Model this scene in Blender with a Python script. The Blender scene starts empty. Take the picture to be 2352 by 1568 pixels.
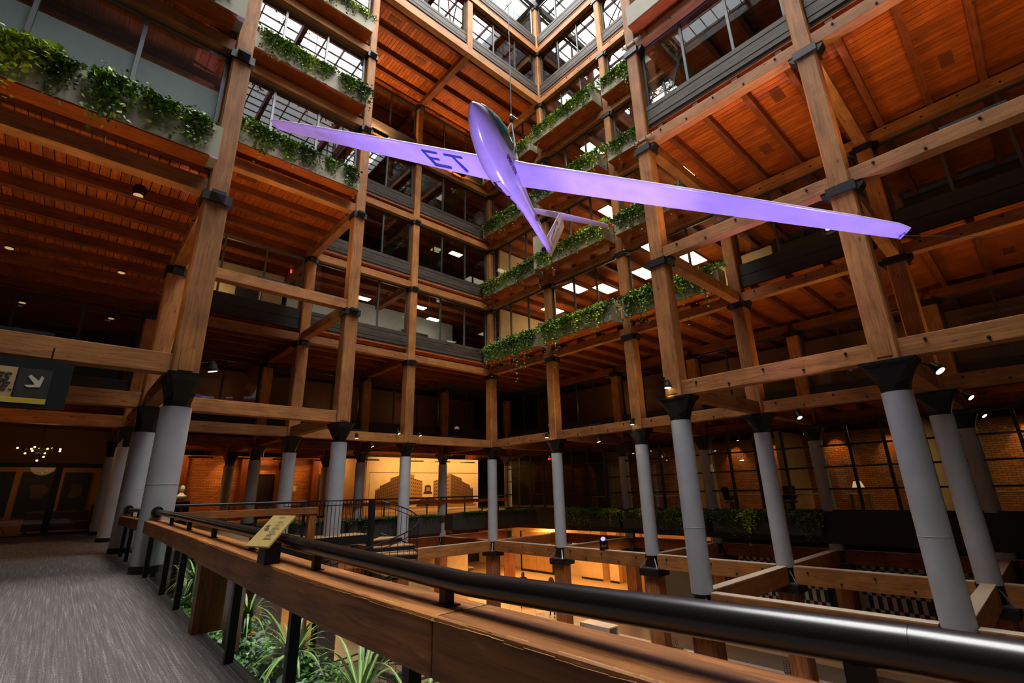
import bpy, bmesh, math, random
from mathutils import Vector, Matrix, noise
C = bpy.context.scene.collection
S = bpy.context.scene
PI = math.pi
rnd = random.Random(7)

# ------------------------------------------------------------------ camera, world, exposure, large lights
cam = bpy.data.cameras.new('camera'); co = bpy.data.objects.new('camera', cam); C.objects.link(co); S.camera = co
cam.sensor_width = 36.0; cam.lens = 36 * 1101.694 / 2352; cam.clip_start = .05; cam.clip_end = 300
CAMR = Vector((0.64526698, 0.7030411, 0.29893768)); CAMR.normalize()
camF = Vector((0.64526698, 0.7030411, 0.29893768)).normalized()
camR = Vector((0.74143935, -0.67061638, -0.02326722))
camU = Vector((-0.18411469, -0.23665772, 0.95398894))
co.matrix_world = Matrix(((camR.x, camU.x, -camF.x, -15.85732), (camR.y, camU.y, -camF.y, -18.96649), (camR.z, camU.z, -camF.z, 0.0), (0, 0, 0, 1)))
S.view_settings.view_transform = 'Standard'; S.view_settings.look = 'None'; S.view_settings.gamma = 1.0
S.view_settings.use_curve_mapping = False
S.view_settings.exposure = 0.0
w = bpy.data.worlds.new('world'); S.world = w; w.use_nodes = True
bg = w.node_tree.nodes['Background']; bg.inputs[0].default_value = (.93, .97, 1, 1); bg.inputs[1].default_value = 5.0
try:
    S.cycles.max_bounces = 7; S.cycles.diffuse_bounces = 4; S.cycles.glossy_bounces = 4; S.cycles.transparent_max_bounces = 14
    S.cycles.transmission_bounces = 4; S.cycles.caustics_reflective = False; S.cycles.caustics_refractive = False
    S.cycles.sample_clamp_indirect = 4.0; S.cycles.use_light_tree = True
except Exception: pass
def area(name, loc, size, energy, color, rot=(0, 0, 0), sizey=None, portal=False, spread=None):
    l = bpy.data.lights.new(name, 'AREA'); l.energy = energy; l.color = color; l.size = size
    if sizey: l.shape = 'RECTANGLE'; l.size_y = sizey
    if spread: l.spread = spread
    o = bpy.data.objects.new(name, l); o.location = loc; o.rotation_euler = rot; C.objects.link(o)
    if portal: l.cycles.is_portal = True
    return o
def spot(name, loc, target, energy, color, deg=40, blend=.6, size=.05):
    l = bpy.data.lights.new(name, 'SPOT'); l.energy = energy; l.color = color; l.spot_size = math.radians(deg); l.spot_blend = blend
    l.shadow_soft_size = size
    o = bpy.data.objects.new(name, l); o.location = loc; C.objects.link(o)
    o.rotation_euler = (Vector(target) - Vector(loc)).to_track_quat('-Z', 'Y').to_euler()
    return o
def point(name, loc, energy, color, size=.1):
    l = bpy.data.lights.new(name, 'POINT'); l.energy = energy; l.color = color; l.shadow_soft_size = size
    o = bpy.data.objects.new(name, l); o.location = loc; C.objects.link(o); return o
WARM = (1, .56, .2); AMBER = (1, .45, .12); VIOLET = (.52, .4, 1)
area('skylight_portal', (-9.5, -10.5, 29.5), 20, 1, (1, 1, 1), sizey=22, portal=True)
area('daylight_through_skylight', (-9.5, -10.5, 29.2), 19, 23000, (1, .965, .91), sizey=21)
# ceiling lamps of the far gallery, the lower hall and the offices (warm)
for x in (-12, -8, -4): area('gallery_ceiling_lamp', (x, 9.6, 2.3), 1.2, 40, AMBER, sizey=.5, rot=(.5, 0, 0))
for x in (-.8, 1.4, 3.6, 5.6): area('mural_wall_lamp', (x, 7.2, 2.2), .9, 60, WARM, sizey=.4, rot=(.75, 0, 0))
for x, y, e in ((8, 2, 300), (8, -3, 260), (2, 8, 280), (-4, 8, 220), (-10, 6, 160), (12, 8, 260), (7, 9, 260), (2.3, 2, 160), (2.3, -6, 60)):
    area('lower_hall_lamp', (x, y, -2.25), 1.6, e, WARM, sizey=1.6)

# ------------------------------------------------------------------ materials
MATS = {}
def nodes(m): m.use_nodes = True; return m.node_tree.nodes, m.node_tree.links
def mat(name, col, rough=.6, metal=0, spec=.5, emit=None, estr=0):
    if name in MATS: return MATS[name]
    m = bpy.data.materials.new(name); n, l = nodes(m); b = n['Principled BSDF']
    b.inputs['Base Color'].default_value = (*col, 1); b.inputs['Roughness'].default_value = rough
    b.inputs['Metallic'].default_value = metal; b.inputs['Specular IOR Level'].default_value = spec
    if emit: b.inputs['Emission Color'].default_value = (*emit, 1); b.inputs['Emission Strength'].default_value = estr
    # faint procedural variation
    t = n.new('ShaderNodeTexCoord'); no = n.new('ShaderNodeTexNoise'); no.inputs['Scale'].default_value = 3; no.inputs['Detail'].default_value = 6
    mx = n.new('ShaderNodeMix'); mx.data_type = 'RGBA'; mx.inputs['A'].default_value = (*[c * .8 for c in col], 1); mx.inputs['B'].default_value = (*[min(1, c * 1.15) for c in col], 1)
    l.new(t.outputs['Object'], no.inputs['Vector']); l.new(no.outputs['Fac'], mx.inputs['Factor']); l.new(mx.outputs['Result'], b.inputs['Base Color'])
    MATS[name] = m; return m
def wood(name, dark, light, axis, grain=1.0, rough=.62, knots=True, scratch=0, spec=.3):
    key = name + '_' + 'xyz'[axis]
    if key in MATS: return MATS[key]
    m = bpy.data.materials.new(key); n, l = nodes(m); b = n['Principled BSDF']; b.inputs['Roughness'].default_value = rough
    b.inputs['Specular IOR Level'].default_value = spec
    t = n.new('ShaderNodeTexCoord'); oi = n.new('ShaderNodeObjectInfo')
    mul = n.new('ShaderNodeMath'); mul.operation = 'MULTIPLY'; mul.inputs[1].default_value = 37
    l.new(oi.outputs['Random'], mul.inputs[0])
    cx = n.new('ShaderNodeCombineXYZ'); [l.new(mul.outputs[0], cx.inputs[i]) for i in range(3)]
    add = n.new('ShaderNodeVectorMath'); add.operation = 'ADD'; l.new(t.outputs['Object'], add.inputs[0]); l.new(cx.outputs[0], add.inputs[1])
    mp = n.new('ShaderNodeMapping'); sc = [14 * grain] * 3; sc[axis] = .9 * grain; mp.inputs['Scale'].default_value = sc
    l.new(add.outputs[0], mp.inputs[0])
    no = n.new('ShaderNodeTexNoise'); no.inputs['Scale'].default_value = 1; no.inputs['Detail'].default_value = 7; no.inputs['Roughness'].default_value = .62; no.inputs['Distortion'].default_value = 1.4
    l.new(mp.outputs[0], no.inputs['Vector'])
    big = n.new('ShaderNodeTexNoise'); big.inputs['Scale'].default_value = 1.6; big.inputs['Detail'].default_value = 3; l.new(add.outputs[0], big.inputs['Vector'])
    r = n.new('ShaderNodeValToRGB'); r.color_ramp.elements[0].position = .3; r.color_ramp.elements[1].position = .72
    r.color_ramp.elements[0].color = (*dark, 1); r.color_ramp.elements[1].color = (*light, 1)
    l.new(no.outputs['Fac'], r.inputs[0])
    mx = n.new('ShaderNodeMix'); mx.data_type = 'RGBA'; mx.blend_type = 'MULTIPLY'
    r2 = n.new('ShaderNodeValToRGB'); r2.color_ramp.elements[0].position = .3; r2.color_ramp.elements[1].position = .7
    r2.color_ramp.elements[0].color = (.62, .55, .5, 1); r2.color_ramp.elements[1].color = (1.15, 1.1, 1.05, 1)
    l.new(big.outputs['Fac'], r2.inputs[0]); mx.inputs['Factor'].default_value = .8
    l.new(r.outputs[0], mx.inputs['A']); l.new(r2.outputs[0], mx.inputs['B'])
    out = mx.outputs['Result']
    # per-piece tone
    hv = n.new('ShaderNodeHueSaturation'); mr = n.new('ShaderNodeMapRange'); mr.inputs['To Min'].default_value = .78; mr.inputs['To Max'].default_value = 1.18
    l.new(oi.outputs['Random'], mr.inputs[0]); l.new(mr.outputs[0], hv.inputs['Value']); l.new(out, hv.inputs['Color']); out = hv.outputs[0]
    if knots:
        mpk = n.new('ShaderNodeMapping'); s2 = [3.2] * 3; s2[axis] = 1.1; mpk.inputs['Scale'].default_value = s2; l.new(add.outputs[0], mpk.inputs[0])
        vo = n.new('ShaderNodeTexVoronoi'); vo.inputs['Scale'].default_value = 1.3; l.new(mpk.outputs[0], vo.inputs['Vector'])
        rk = n.new('ShaderNodeValToRGB'); rk.color_ramp.elements[0].position = .04; rk.color_ramp.elements[1].position = .1
        rk.color_ramp.elements[0].color = (.25, .2, .18, 1); rk.color_ramp.elements[1].color = (1, 1, 1, 1)
        l.new(vo.outputs['Distance'], rk.inputs[0])
        m2 = n.new('ShaderNodeMix'); m2.data_type = 'RGBA'; m2.blend_type = 'MULTIPLY'; m2.inputs['Factor'].default_value = .85
        l.new(out, m2.inputs['A']); l.new(rk.outputs[0], m2.inputs['B']); out = m2.outputs['Result']
    # long drying cracks
    mpc = n.new('ShaderNodeMapping'); s3 = [5.0] * 3; s3[axis] = .22; mpc.inputs['Scale'].default_value = s3; l.new(add.outputs[0], mpc.inputs[0])
    nc = n.new('ShaderNodeTexNoise'); nc.inputs['Scale'].default_value = 1; nc.inputs['Detail'].default_value = 5; nc.inputs['Distortion'].default_value = .5; l.new(mpc.outputs[0], nc.inputs['Vector'])
    rc = n.new('ShaderNodeValToRGB'); e = rc.color_ramp.elements; e[0].position = .493; e[0].color = (1, 1, 1, 1); e[1].position = .507; e[1].color = (1, 1, 1, 1)
    ee = e.new(.5); ee.color = (.22, .16, .12, 1)
    l.new(nc.outputs['Fac'], rc.inputs[0])
    m3 = n.new('ShaderNodeMix'); m3.data_type = 'RGBA'; m3.blend_type = 'MULTIPLY'; m3.inputs['Factor'].default_value = .55
    l.new(out, m3.inputs['A']); l.new(rc.outputs[0], m3.inputs['B']); out = m3.outputs['Result']
    if scratch:
        mps = n.new('ShaderNodeMapping'); s4 = [30.0] * 3; s4[axis] = 5; mps.inputs['Scale'].default_value = s4; l.new(add.outputs[0], mps.inputs[0])
        ns = n.new('ShaderNodeTexNoise'); ns.inputs['Scale'].default_value = 1; ns.inputs['Detail'].default_value = 4; l.new(mps.outputs[0], ns.inputs['Vector'])
        rs = n.new('ShaderNodeValToRGB'); rs.color_ramp.elements[0].position = .62; rs.color_ramp.elements[1].position = .74
        rs.color_ramp.elements[0].color = (0, 0, 0, 1); l.new(ns.outputs['Fac'], rs.inputs[0])
        ma = n.new('ShaderNodeMath'); ma.operation = 'MULTIPLY'; ma.inputs[1].default_value = scratch; l.new(rs.outputs[0], ma.inputs[0])
        m4 = n.new('ShaderNodeMix'); m4.data_type = 'RGBA'; m4.inputs['B'].default_value = (min(1, light[0] * 1.9), min(1, light[1] * 2.2), min(1, light[2] * 3), 1)
        l.new(ma.outputs[0], m4.inputs['Factor']); l.new(out, m4.inputs['A']); out = m4.outputs['Result']
    l.new(out, b.inputs['Base Color'])
    bp = n.new('ShaderNodeBump'); bp.inputs['Strength'].default_value = .35; bp.inputs['Distance'].default_value = .012
    l.new(no.outputs['Fac'], bp.inputs['Height']); l.new(bp.outputs[0], b.inputs['Normal'])
    MATS[key] = m; return m
def W_post(a=2): return wood('rough_timber', (.25, .094, .024), (.5, .215, .062), a)
def W_joist(a=0): return wood('orange_timber', (.11, .024, .005), (.28, .072, .013), a)
def W_plank(a=1): return wood('orange_plank', (.3, .055, .006), (.62, .15, .014), a, knots=True)
def W_grey(a=0): return wood('weathered_timber', (.024, .018, .014), (.1, .078, .062), a)
def W_rail(a=1): return wood('rail_timber', (.15, .048, .01), (.43, .16, .034), a, grain=1.3, rough=.5, scratch=.35, spec=.4)
def glass(name, tint=(.9, .95, .95), ior=1.5, rough=0.0, refl=1.0):
    if name in MATS: return MATS[name]
    m = bpy.data.materials.new(name); n, l = nodes(m); n.remove(n['Principled BSDF'])
    tr = n.new('ShaderNodeBsdfTransparent'); tr.inputs[0].default_value = (*tint, 1)
    gl = n.new('ShaderNodeBsdfGlossy'); gl.inputs['Roughness'].default_value = rough
    fr = n.new('ShaderNodeFresnel'); ge = n.new('ShaderNodeNewGeometry'); mo = n.new('ShaderNodeMath'); mo.operation = 'MULTIPLY_ADD'
    mo.inputs[1].default_value = 1 / ior - ior; mo.inputs[2].default_value = ior; l.new(ge.outputs['Backfacing'], mo.inputs[0]); l.new(mo.outputs[0], fr.inputs[0])
    mu = n.new('ShaderNodeMath'); mu.operation = 'MULTIPLY'; mu.inputs[1].default_value = refl; mu.use_clamp = True
    mx = n.new('ShaderNodeMixShader'); l.new(fr.outputs[0], mu.inputs[0]); l.new(mu.outputs[0], mx.inputs[0]); l.new(tr.outputs[0], mx.inputs[1]); l.new(gl.outputs[0], mx.inputs[2])
    l.new(mx.outputs[0], n['Material Output'].inputs[0]); MATS[name] = m; return m
def emis(name, col, s):
    if name in MATS: return MATS[name]
    m = bpy.data.materials.new(name); n, l = nodes(m); n.remove(n['Principled BSDF'])
    e = n.new('ShaderNodeEmission'); e.inputs[0].default_value = (*col, 1); e.inputs[1].default_value = s
    l.new(e.outputs[0], n['Material Output'].inputs[0]); MATS[name] = m; return m
def leafmat(name, c1, c2, c3):
    if name in MATS: return MATS[name]
    m = bpy.data.materials.new(name); n, l = nodes(m); b = n['Principled BSDF']; b.inputs['Roughness'].default_value = .45
    g = n.new('ShaderNodeNewGeometry'); r = n.new('ShaderNodeValToRGB'); e = r.color_ramp.elements
    e[0].color = (*c1, 1); e[1].color = (*c3, 1); k = e.new(.55); k.color = (*c2, 1)
    l.new(g.outputs['Random Per Island'], r.inputs[0]); l.new(r.outputs[0], b.inputs['Base Color'])
    try: b.inputs['Transmission Weight'].default_value = 0
    except Exception: pass
    MATS[name] = m; return m
def brick_mat():
    if 'brick_wall' in MATS: return MATS['brick_wall']
    m = bpy.data.materials.new('brick_wall'); n, l = nodes(m); b = n['Principled BSDF']; b.inputs['Roughness'].default_value = .85
    t = n.new('ShaderNodeTexCoord'); sp = n.new('ShaderNodeSeparateXYZ'); cb = n.new('ShaderNodeCombineXYZ'); l.new(t.outputs['Object'], sp.inputs[0])
    ad = n.new('ShaderNodeMath'); ad.operation = 'ADD'; l.new(sp.outputs['X'], ad.inputs[0]); l.new(sp.outputs['Y'], ad.inputs[1])
    l.new(ad.outputs[0], cb.inputs[0]); l.new(sp.outputs['Z'], cb.inputs[1])
    br = n.new('ShaderNodeTexBrick'); br.inputs['Scale'].default_value = 1; br.inputs['Brick Width'].default_value = .24; br.inputs['Row Height'].default_value = .08
    br.inputs['Mortar Size'].default_value = .009; br.inputs['Color1'].default_value = (.5, .22, .06, 1); br.inputs['Color2'].default_value = (.36, .12, .035, 1); br.inputs['Mortar'].default_value = (.12, .06, .03, 1)
    l.new(cb.outputs[0], br.inputs['Vector']); l.new(br.outputs['Color'], b.inputs['Base Color'])
    bp = n.new('ShaderNodeBump'); bp.inputs['Strength'].default_value = .5; bp.inputs['Distance'].default_value = .02; l.new(br.outputs['Fac'], bp.inputs['Height']); bp.invert = True; l.new(bp.outputs[0], b.inputs['Normal'])
    MATS['brick_wall'] = m; return m
def carpet_mat():
    m = bpy.data.materials.new('striped_carpet'); n, l = nodes(m); b = n['Principled BSDF']; b.inputs['Roughness'].default_value = .95; b.inputs['Specular IOR Level'].default_value = .1
    t = n.new('ShaderNodeTexCoord'); mp = n.new('ShaderNodeMapping'); mp.inputs['Scale'].default_value = (70, 1.2, 1); l.new(t.outputs['Object'], mp.inputs[0])
    no = n.new('ShaderNodeTexNoise'); no.inputs['Scale'].default_value = 1; no.inputs['Detail'].default_value = 5; no.inputs['Roughness'].default_value = .6; l.new(mp.outputs[0], no.inputs['Vector'])
    mp2 = n.new('ShaderNodeMapping'); mp2.inputs['Scale'].default_value = (170, 60, 1); l.new(t.outputs['Object'], mp2.inputs[0])
    n2 = n.new('ShaderNodeTexNoise'); n2.inputs['Scale'].default_value = 1; n2.inputs['Detail'].default_value = 2; l.new(mp2.outputs[0], n2.inputs['Vector'])
    mul = n.new('ShaderNodeMath'); mul.operation = 'MULTIPLY_ADD'; mul.inputs[1].default_value = .55; l.new(n2.outputs['Fac'], mul.inputs[0])
    h = n.new('ShaderNodeMath'); h.operation = 'MULTIPLY'; h.inputs[1].default_value = .66; l.new(no.outputs['Fac'], h.inputs[0]); l.new(h.outputs[0], mul.inputs[2])
    r = n.new('ShaderNodeValToRGB'); e = r.color_ramp.elements; e[0].position = .5; e[0].color = (.085, .074, .07, 1); e[1].position = .8; e[1].color = (.3, .28, .27, 1)
    k = e.new(.66); k.color = (.13, .112, .103, 1)
    l.new(mul.outputs[0], r.inputs[0]); l.new(r.outputs[0], b.inputs['Base Color'])
    bp = n.new('ShaderNodeBump'); bp.inputs['Strength'].default_value = .6; bp.inputs['Distance'].default_value = .01; l.new(mul.outputs[0], bp.inputs['Height']); l.new(bp.outputs[0], b.inputs['Normal'])
    return m
def grooved_plank(name, axis, dark, light, width=.14):
    """far board ceilings: boards too small to tell apart get recessed joints in the material"""
    if name in MATS: return MATS[name]
    return wood(name, dark, light, axis)
IRON = mat('black_iron', (.012, .012, .013), .45, .3); STEEL = mat('dark_steel', (.03, .03, .033), .4, .6)
GREYP = mat('grey_column_paint', (.4, .41, .43), .5); PLANT = mat('pale_planter_paint', (.31, .285, .2), .7)
DPLANT = mat('dark_planter_paint', (.022, .02, .016), .6); ALU = mat('grey_aluminium', (.17, .17, .18), .4, .5)
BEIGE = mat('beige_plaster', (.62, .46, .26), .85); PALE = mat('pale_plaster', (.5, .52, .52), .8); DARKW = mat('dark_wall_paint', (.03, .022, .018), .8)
WHITE = mat('white_laminate', (.8, .78, .74), .4); SLAB = mat('slab_concrete', (.12, .1, .08), .9)
PANE = glass('clear_pane', (.86, .9, .9), 1.6, 0, 1.0); RGLASS = glass('railing_glass', (.8, .88, .85), 1.45, 0, 1)
LAMP = emis('lamp_glow_white', (1, .86, .55), 9); LAMPW = emis('lamp_glow_warm', (1, .52, .16), 4)

# ------------------------------------------------------------------ mesh helpers
WL = {}
def link(name, me, m, parent=None, loc=(0, 0, 0), rot=None):
    o = bpy.data.objects.new(name, me); C.objects.link(o)
    if m and not me.materials: me.materials.append(m)
    loc = Vector(loc); WL[o.name] = loc
    if parent is not None:
        o.parent = parent; o.location = loc - WL[parent.name]
    else: o.location = loc
    if rot: o.rotation_euler = rot
    return o
def thing(name, label, cat, loc=(0, 0, 0), group=None, rotz=0):
    o = bpy.data.objects.new(name, None); o.empty_display_size = .1; C.objects.link(o); o.location = loc; WL[o.name] = Vector(loc)
    o['label'] = label; o['category'] = cat
    if group: o['group'] = group
    return o
def struct(name, loc=(0, 0, 0)):
    o = bpy.data.objects.new(name, None); o.empty_display_size = .1; C.objects.link(o); o.location = loc; WL[o.name] = Vector(loc); o['kind'] = 'structure'; return o
def tag(o, label, cat, group=None):
    o['label'] = label; o['category'] = cat
    if group: o['group'] = group
    return o
BF = [(0, 3, 2, 1), (4, 5, 6, 7), (0, 1, 5, 4), (1, 2, 6, 5), (2, 3, 7, 6), (3, 0, 4, 7)]
class MB:
    def __init__(s): s.v = []; s.f = []
    def box(s, x0, y0, z0, x1, y1, z1):
        b = len(s.v)
        s.v += [(x0, y0, z0), (x1, y0, z0), (x1, y1, z0), (x0, y1, z0), (x0, y0, z1), (x1, y0, z1), (x1, y1, z1), (x0, y1, z1)]
        s.f += [tuple(b + i for i in f) for f in BF]; return s
    def obox(s, c, ax, ay, az):   # oriented box: centre and three half-vectors
        c, ax, ay, az = map(Vector, (c, ax, ay, az)); b = len(s.v)
        for sx, sy, sz in ((-1, -1, -1), (1, -1, -1), (1, 1, -1), (-1, 1, -1), (-1, -1, 1), (1, -1, 1), (1, 1, 1), (-1, 1, 1)):
            s.v.append(tuple(c + ax * sx + ay * sy + az * sz))
        s.f += [tuple(b + i for i in f) for f in BF]; return s
    def tube(s, p0, p1, r0, r1=None, n=10, caps=True):
        r1 = r0 if r1 is None else r1; p0, p1 = Vector(p0), Vector(p1); d = (p1 - p0).normalized()
        a = d.orthogonal().normalized(); bb = d.cross(a); b = len(s.v)
        for p, r in ((p0, r0), (p1, r1)):
            for i in range(n):
                t = 2 * PI * i / n; s.v.append(tuple(p + a * (r * math.cos(t)) + bb * (r * math.sin(t))))
        for i in range(n): j = (i + 1) % n; s.f.append((b + i, b + j, b + n + j, b + n + i))
        if caps: s.f.append(tuple(b + i for i in range(n))[::-1]); s.f.append(tuple(b + n + i for i in range(n)))
        return s
    def path(s, pts, r, n=8):
        for a, b in zip(pts[:-1], pts[1:]): s.tube(a, b, r, n=n)
        return s
    def lathe(s, prof, c=(0, 0, 0), n=20):
        b = len(s.v); c = Vector(c)
        for r, z in prof:
            for i in range(n): t = 2 * PI * i / n; s.v.append((c.x + r * math.cos(t), c.y + r * math.sin(t), c.z + z))
        for k in range(len(prof) - 1):
            for i in range(n): j = (i + 1) % n; s.f.append((b + k * n + i, b + k * n + j, b + (k + 1) * n + j, b + (k + 1) * n + i))
        s.f.append(tuple(b + i for i in range(n))[::-1]); s.f.append(tuple(b + (len(prof) - 1) * n + i for i in range(n))); return s
    def quad(s, a, b, c, d): k = len(s.v); s.v += [tuple(a), tuple(b), tuple(c), tuple(d)]; s.f.append((k, k + 1, k + 2, k + 3)); return s
    def poly(s, pts, th):     # prism: pts closed outline, th vector
        k = len(s.v); n = len(pts); th = Vector(th); s.v += [tuple(p) for p in pts] + [tuple(Vector(p) + th) for p in pts]
        s.f.append(tuple(range(k, k + n))[::-1]); s.f.append(tuple(range(k + n, k + 2 * n)))
        for i in range(n): j = (i + 1) % n; s.f.append((k + i, k + j, k + n + j, k + n + i))
        return s
    def mesh(s, name, org=(0, 0, 0), smooth=False):
        me = bpy.data.meshes.new(name); o = Vector(org)
        me.from_pydata([tuple(Vector(v) - o) for v in s.v], [], s.f); me.update()
        if smooth:
            for p in me.polygons: p.use_smooth = True
        return me
    def build(s, name, m, parent=None, org=None, smooth=False, bevel=0):
        if org is None:
            n = len(s.v); org = Vector((sum(v[0] for v in s.v) / n, sum(v[1] for v in s.v) / n, sum(v[2] for v in s.v) / n))
        me = s.mesh(name, org, smooth)
        if bevel or smooth:
            bm = bmesh.new(); bm.from_mesh(me); bmesh.ops.recalc_face_normals(bm, faces=bm.faces)
            if bevel: bmesh.ops.bevel(bm, geom=list(bm.edges), offset=bevel, segments=2, affect='EDGES', profile=.6)
            if smooth:
                for e in bm.edges:
                    if len(e.link_faces) == 2 and e.calc_face_angle(0) > .7: e.smooth = False
            bm.to_mesh(me); bm.free()
        return link(name, me, m, parent, org)
def box(name, x0, y0, z0, x1, y1, z1, m, parent=None, bevel=0):
    return MB().box(min(x0, x1), min(y0, y1), min(z0, z1), max(x0, x1), max(y0, y1), max(z0, z1)).build(name, m, parent, bevel=bevel)
def sbox(name, *a, **k): o = box(name, *a, **k); o['kind'] = 'structure'; return o
def text(name, s, size, m, parent, M, extrude=.004, shear=0, align='CENTER', bold=0.0):
    cu = bpy.data.curves.new(name, 'FONT'); cu.body = s; cu.size = size; cu.extrude = extrude; cu.align_x = align; cu.align_y = 'CENTER'; cu.shear = shear; cu.offset = bold
    to = bpy.data.objects.new(name, cu); C.objects.link(to)
    dg = bpy.context.evaluated_depsgraph_get(); me = bpy.data.meshes.new_from_object(to.evaluated_get(dg)); C.objects.unlink(to); bpy.data.objects.remove(to)
    me.materials.clear(); me.materials.append(m); me.transform(M)
    o = bpy.data.objects.new(name, me); C.objects.link(o); WL[o.name] = Vector((0, 0, 0))
    if parent is not None: o.parent = parent; o.location = -WL[parent.name]
    return o

# ------------------------------------------------------------------ grid of the building
XI = {-6: -29, -5: -24.3, -4: -19.45, -3: -14.56, -2: -9.75, -1: -4.9, 0: 0, 1: 4.9, 2: 9.8, 3: 14.7}
YJ = {-4: 17.4, -3: 13.04, -2: 8.7, -1: 4.34, 0: 0, 1: -4.4, 2: -8.7, 3: -13.04, 4: -17.31, 5: -21.65, 6: -26}
H = {-1: -2.62, 0: 2.14, 1: 5.75, 2: 9.39, 3: 13.03, 4: 16.6, 5: 20.2, 6: 23.8, 7: 27.4}
PW = {-1: .5, 0: .43, 1: .38, 2: .36, 3: .33, 4: .3, 5: .28, 6: .26}
GF = -1.1          # gallery floor
LF = -5.75         # lower hall floor
def ramp(y):       # the walkway falls gently towards the camera
    if y > -9.2: return 0.0
    if y > -13: return -.07 * (-9.2 - y) / 3.8
    if y > -16: return -.07 - .06 * (-13 - y) / 3
    return -.13
def deck(k, ci, cj):
    if k == 0: return ci >= 1 or cj <= -2 or (ci <= -4 and cj <= -1)
    if k == 1: return ci >= 0 or cj <= -1 or (ci <= -4 and cj <= 1)
    if k in (2, 3, 4): return ci >= 0 or cj <= -1 or (ci == -3 and cj <= 0) or (ci <= -4 and cj <= 1) or (ci == -1 and cj >= 3)
    return ci >= 0 or cj <= 0 or (ci <= -4 and cj <= 1) or (ci == -1 and cj >= 3)
CIS = range(-5, 3); CJS = range(-4, 6)

# ------------------------------------------------------------------ shell: outer walls, slabs, lower floor, gallery floors, roof
sbox('wall_west', -24.5, -26.3, -6.2, -24.2, 17.6, 28, DARKW); sbox('wall_east', 14.75, -26.3, -6.2, 15.05, 17.6, 28, DARKW)
sbox('wall_north', -24.5, 17.4, -6.2, 15, 17.7, 28, DARKW); sbox('wall_south', -24.5, -26.3, -6.2, 15, -26, 28, DARKW)
lowf = mat('lower_floor_tile', (.3, .2, .12), .35)
n, l = nodes(lowf); bt = n.new('ShaderNodeTexBrick'); tc = n.new('ShaderNodeTexCoord'); bt.offset = 0; bt.inputs['Scale'].default_value = 1; bt.inputs['Brick Width'].default_value = 1.2; bt.inputs['Row Height'].default_value = .9
bt.inputs['Mortar Size'].default_value = .012; bt.inputs['Color1'].default_value = (.17, .12, .085, 1); bt.inputs['Color2'].default_value = (.21, .15, .105, 1); bt.inputs['Mortar'].default_value = (.34, .22, .13, 1)
l.new(tc.outputs['Object'], bt.inputs['Vector']); l.new(bt.outputs['Color'], n['Principled BSDF'].inputs['Base Color'])
fl = sbox('floor', -24.2, -26, LF - .2, 4.2, 0, LF, lowf)
amberf = mat('amber_hall_floor', (.62, .42, .2), .4)
sbox('floor', 4.2, -26, LF - .2, 14.75, 17.4, LF, amberf); sbox('floor', -24.2, 0, LF - .2, 4.2, 17.4, LF, amberf)
carpet = carpet_mat()
walk = struct('floor', (-17, -6, GF))
mb = MB(); ys = [17.3, -8.6, -9.2, -11, -13, -14.5, -16, -26]
for a, b in zip(ys[:-1], ys[1:]):
    x0, x1 = -24.2, (-14.3 if a > -8.5 else -14.6)
    k = len(mb.v); za, zb = GF + ramp(a), GF + ramp(b)
    mb.v += [(x0, a, za), (x1, a, za), (x1, b, zb), (x0, b, zb), (x0, a, za - .3), (x1, a, za - .3), (x1, b, zb - .3), (x0, b, zb - .3)]
    mb.f += [(k, k + 3, k + 2, k + 1), (k + 4, k + 5, k + 6, k + 7), (k, k + 1, k + 5, k + 4), (k + 1, k + 2, k + 6, k + 5), (k + 2, k + 3, k + 7, k + 6), (k + 3, k, k + 4, k + 7)]
mb.build('carpet', carpet, walk, org=(0, 0, 0))
galf = mat('gallery_carpet_tan', (.34, .2, .1), .9)
sbox('floor', -14.3, -4.9, GF - .3, -10.2, 4.2, GF, galf); sbox('floor', -14.3, 4.2, GF - .3, 14.7, 17.3, GF, galf)
sbox('floor', 4.75, -26, GF - .3, 14.7, 4.2, GF, galf)

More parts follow.
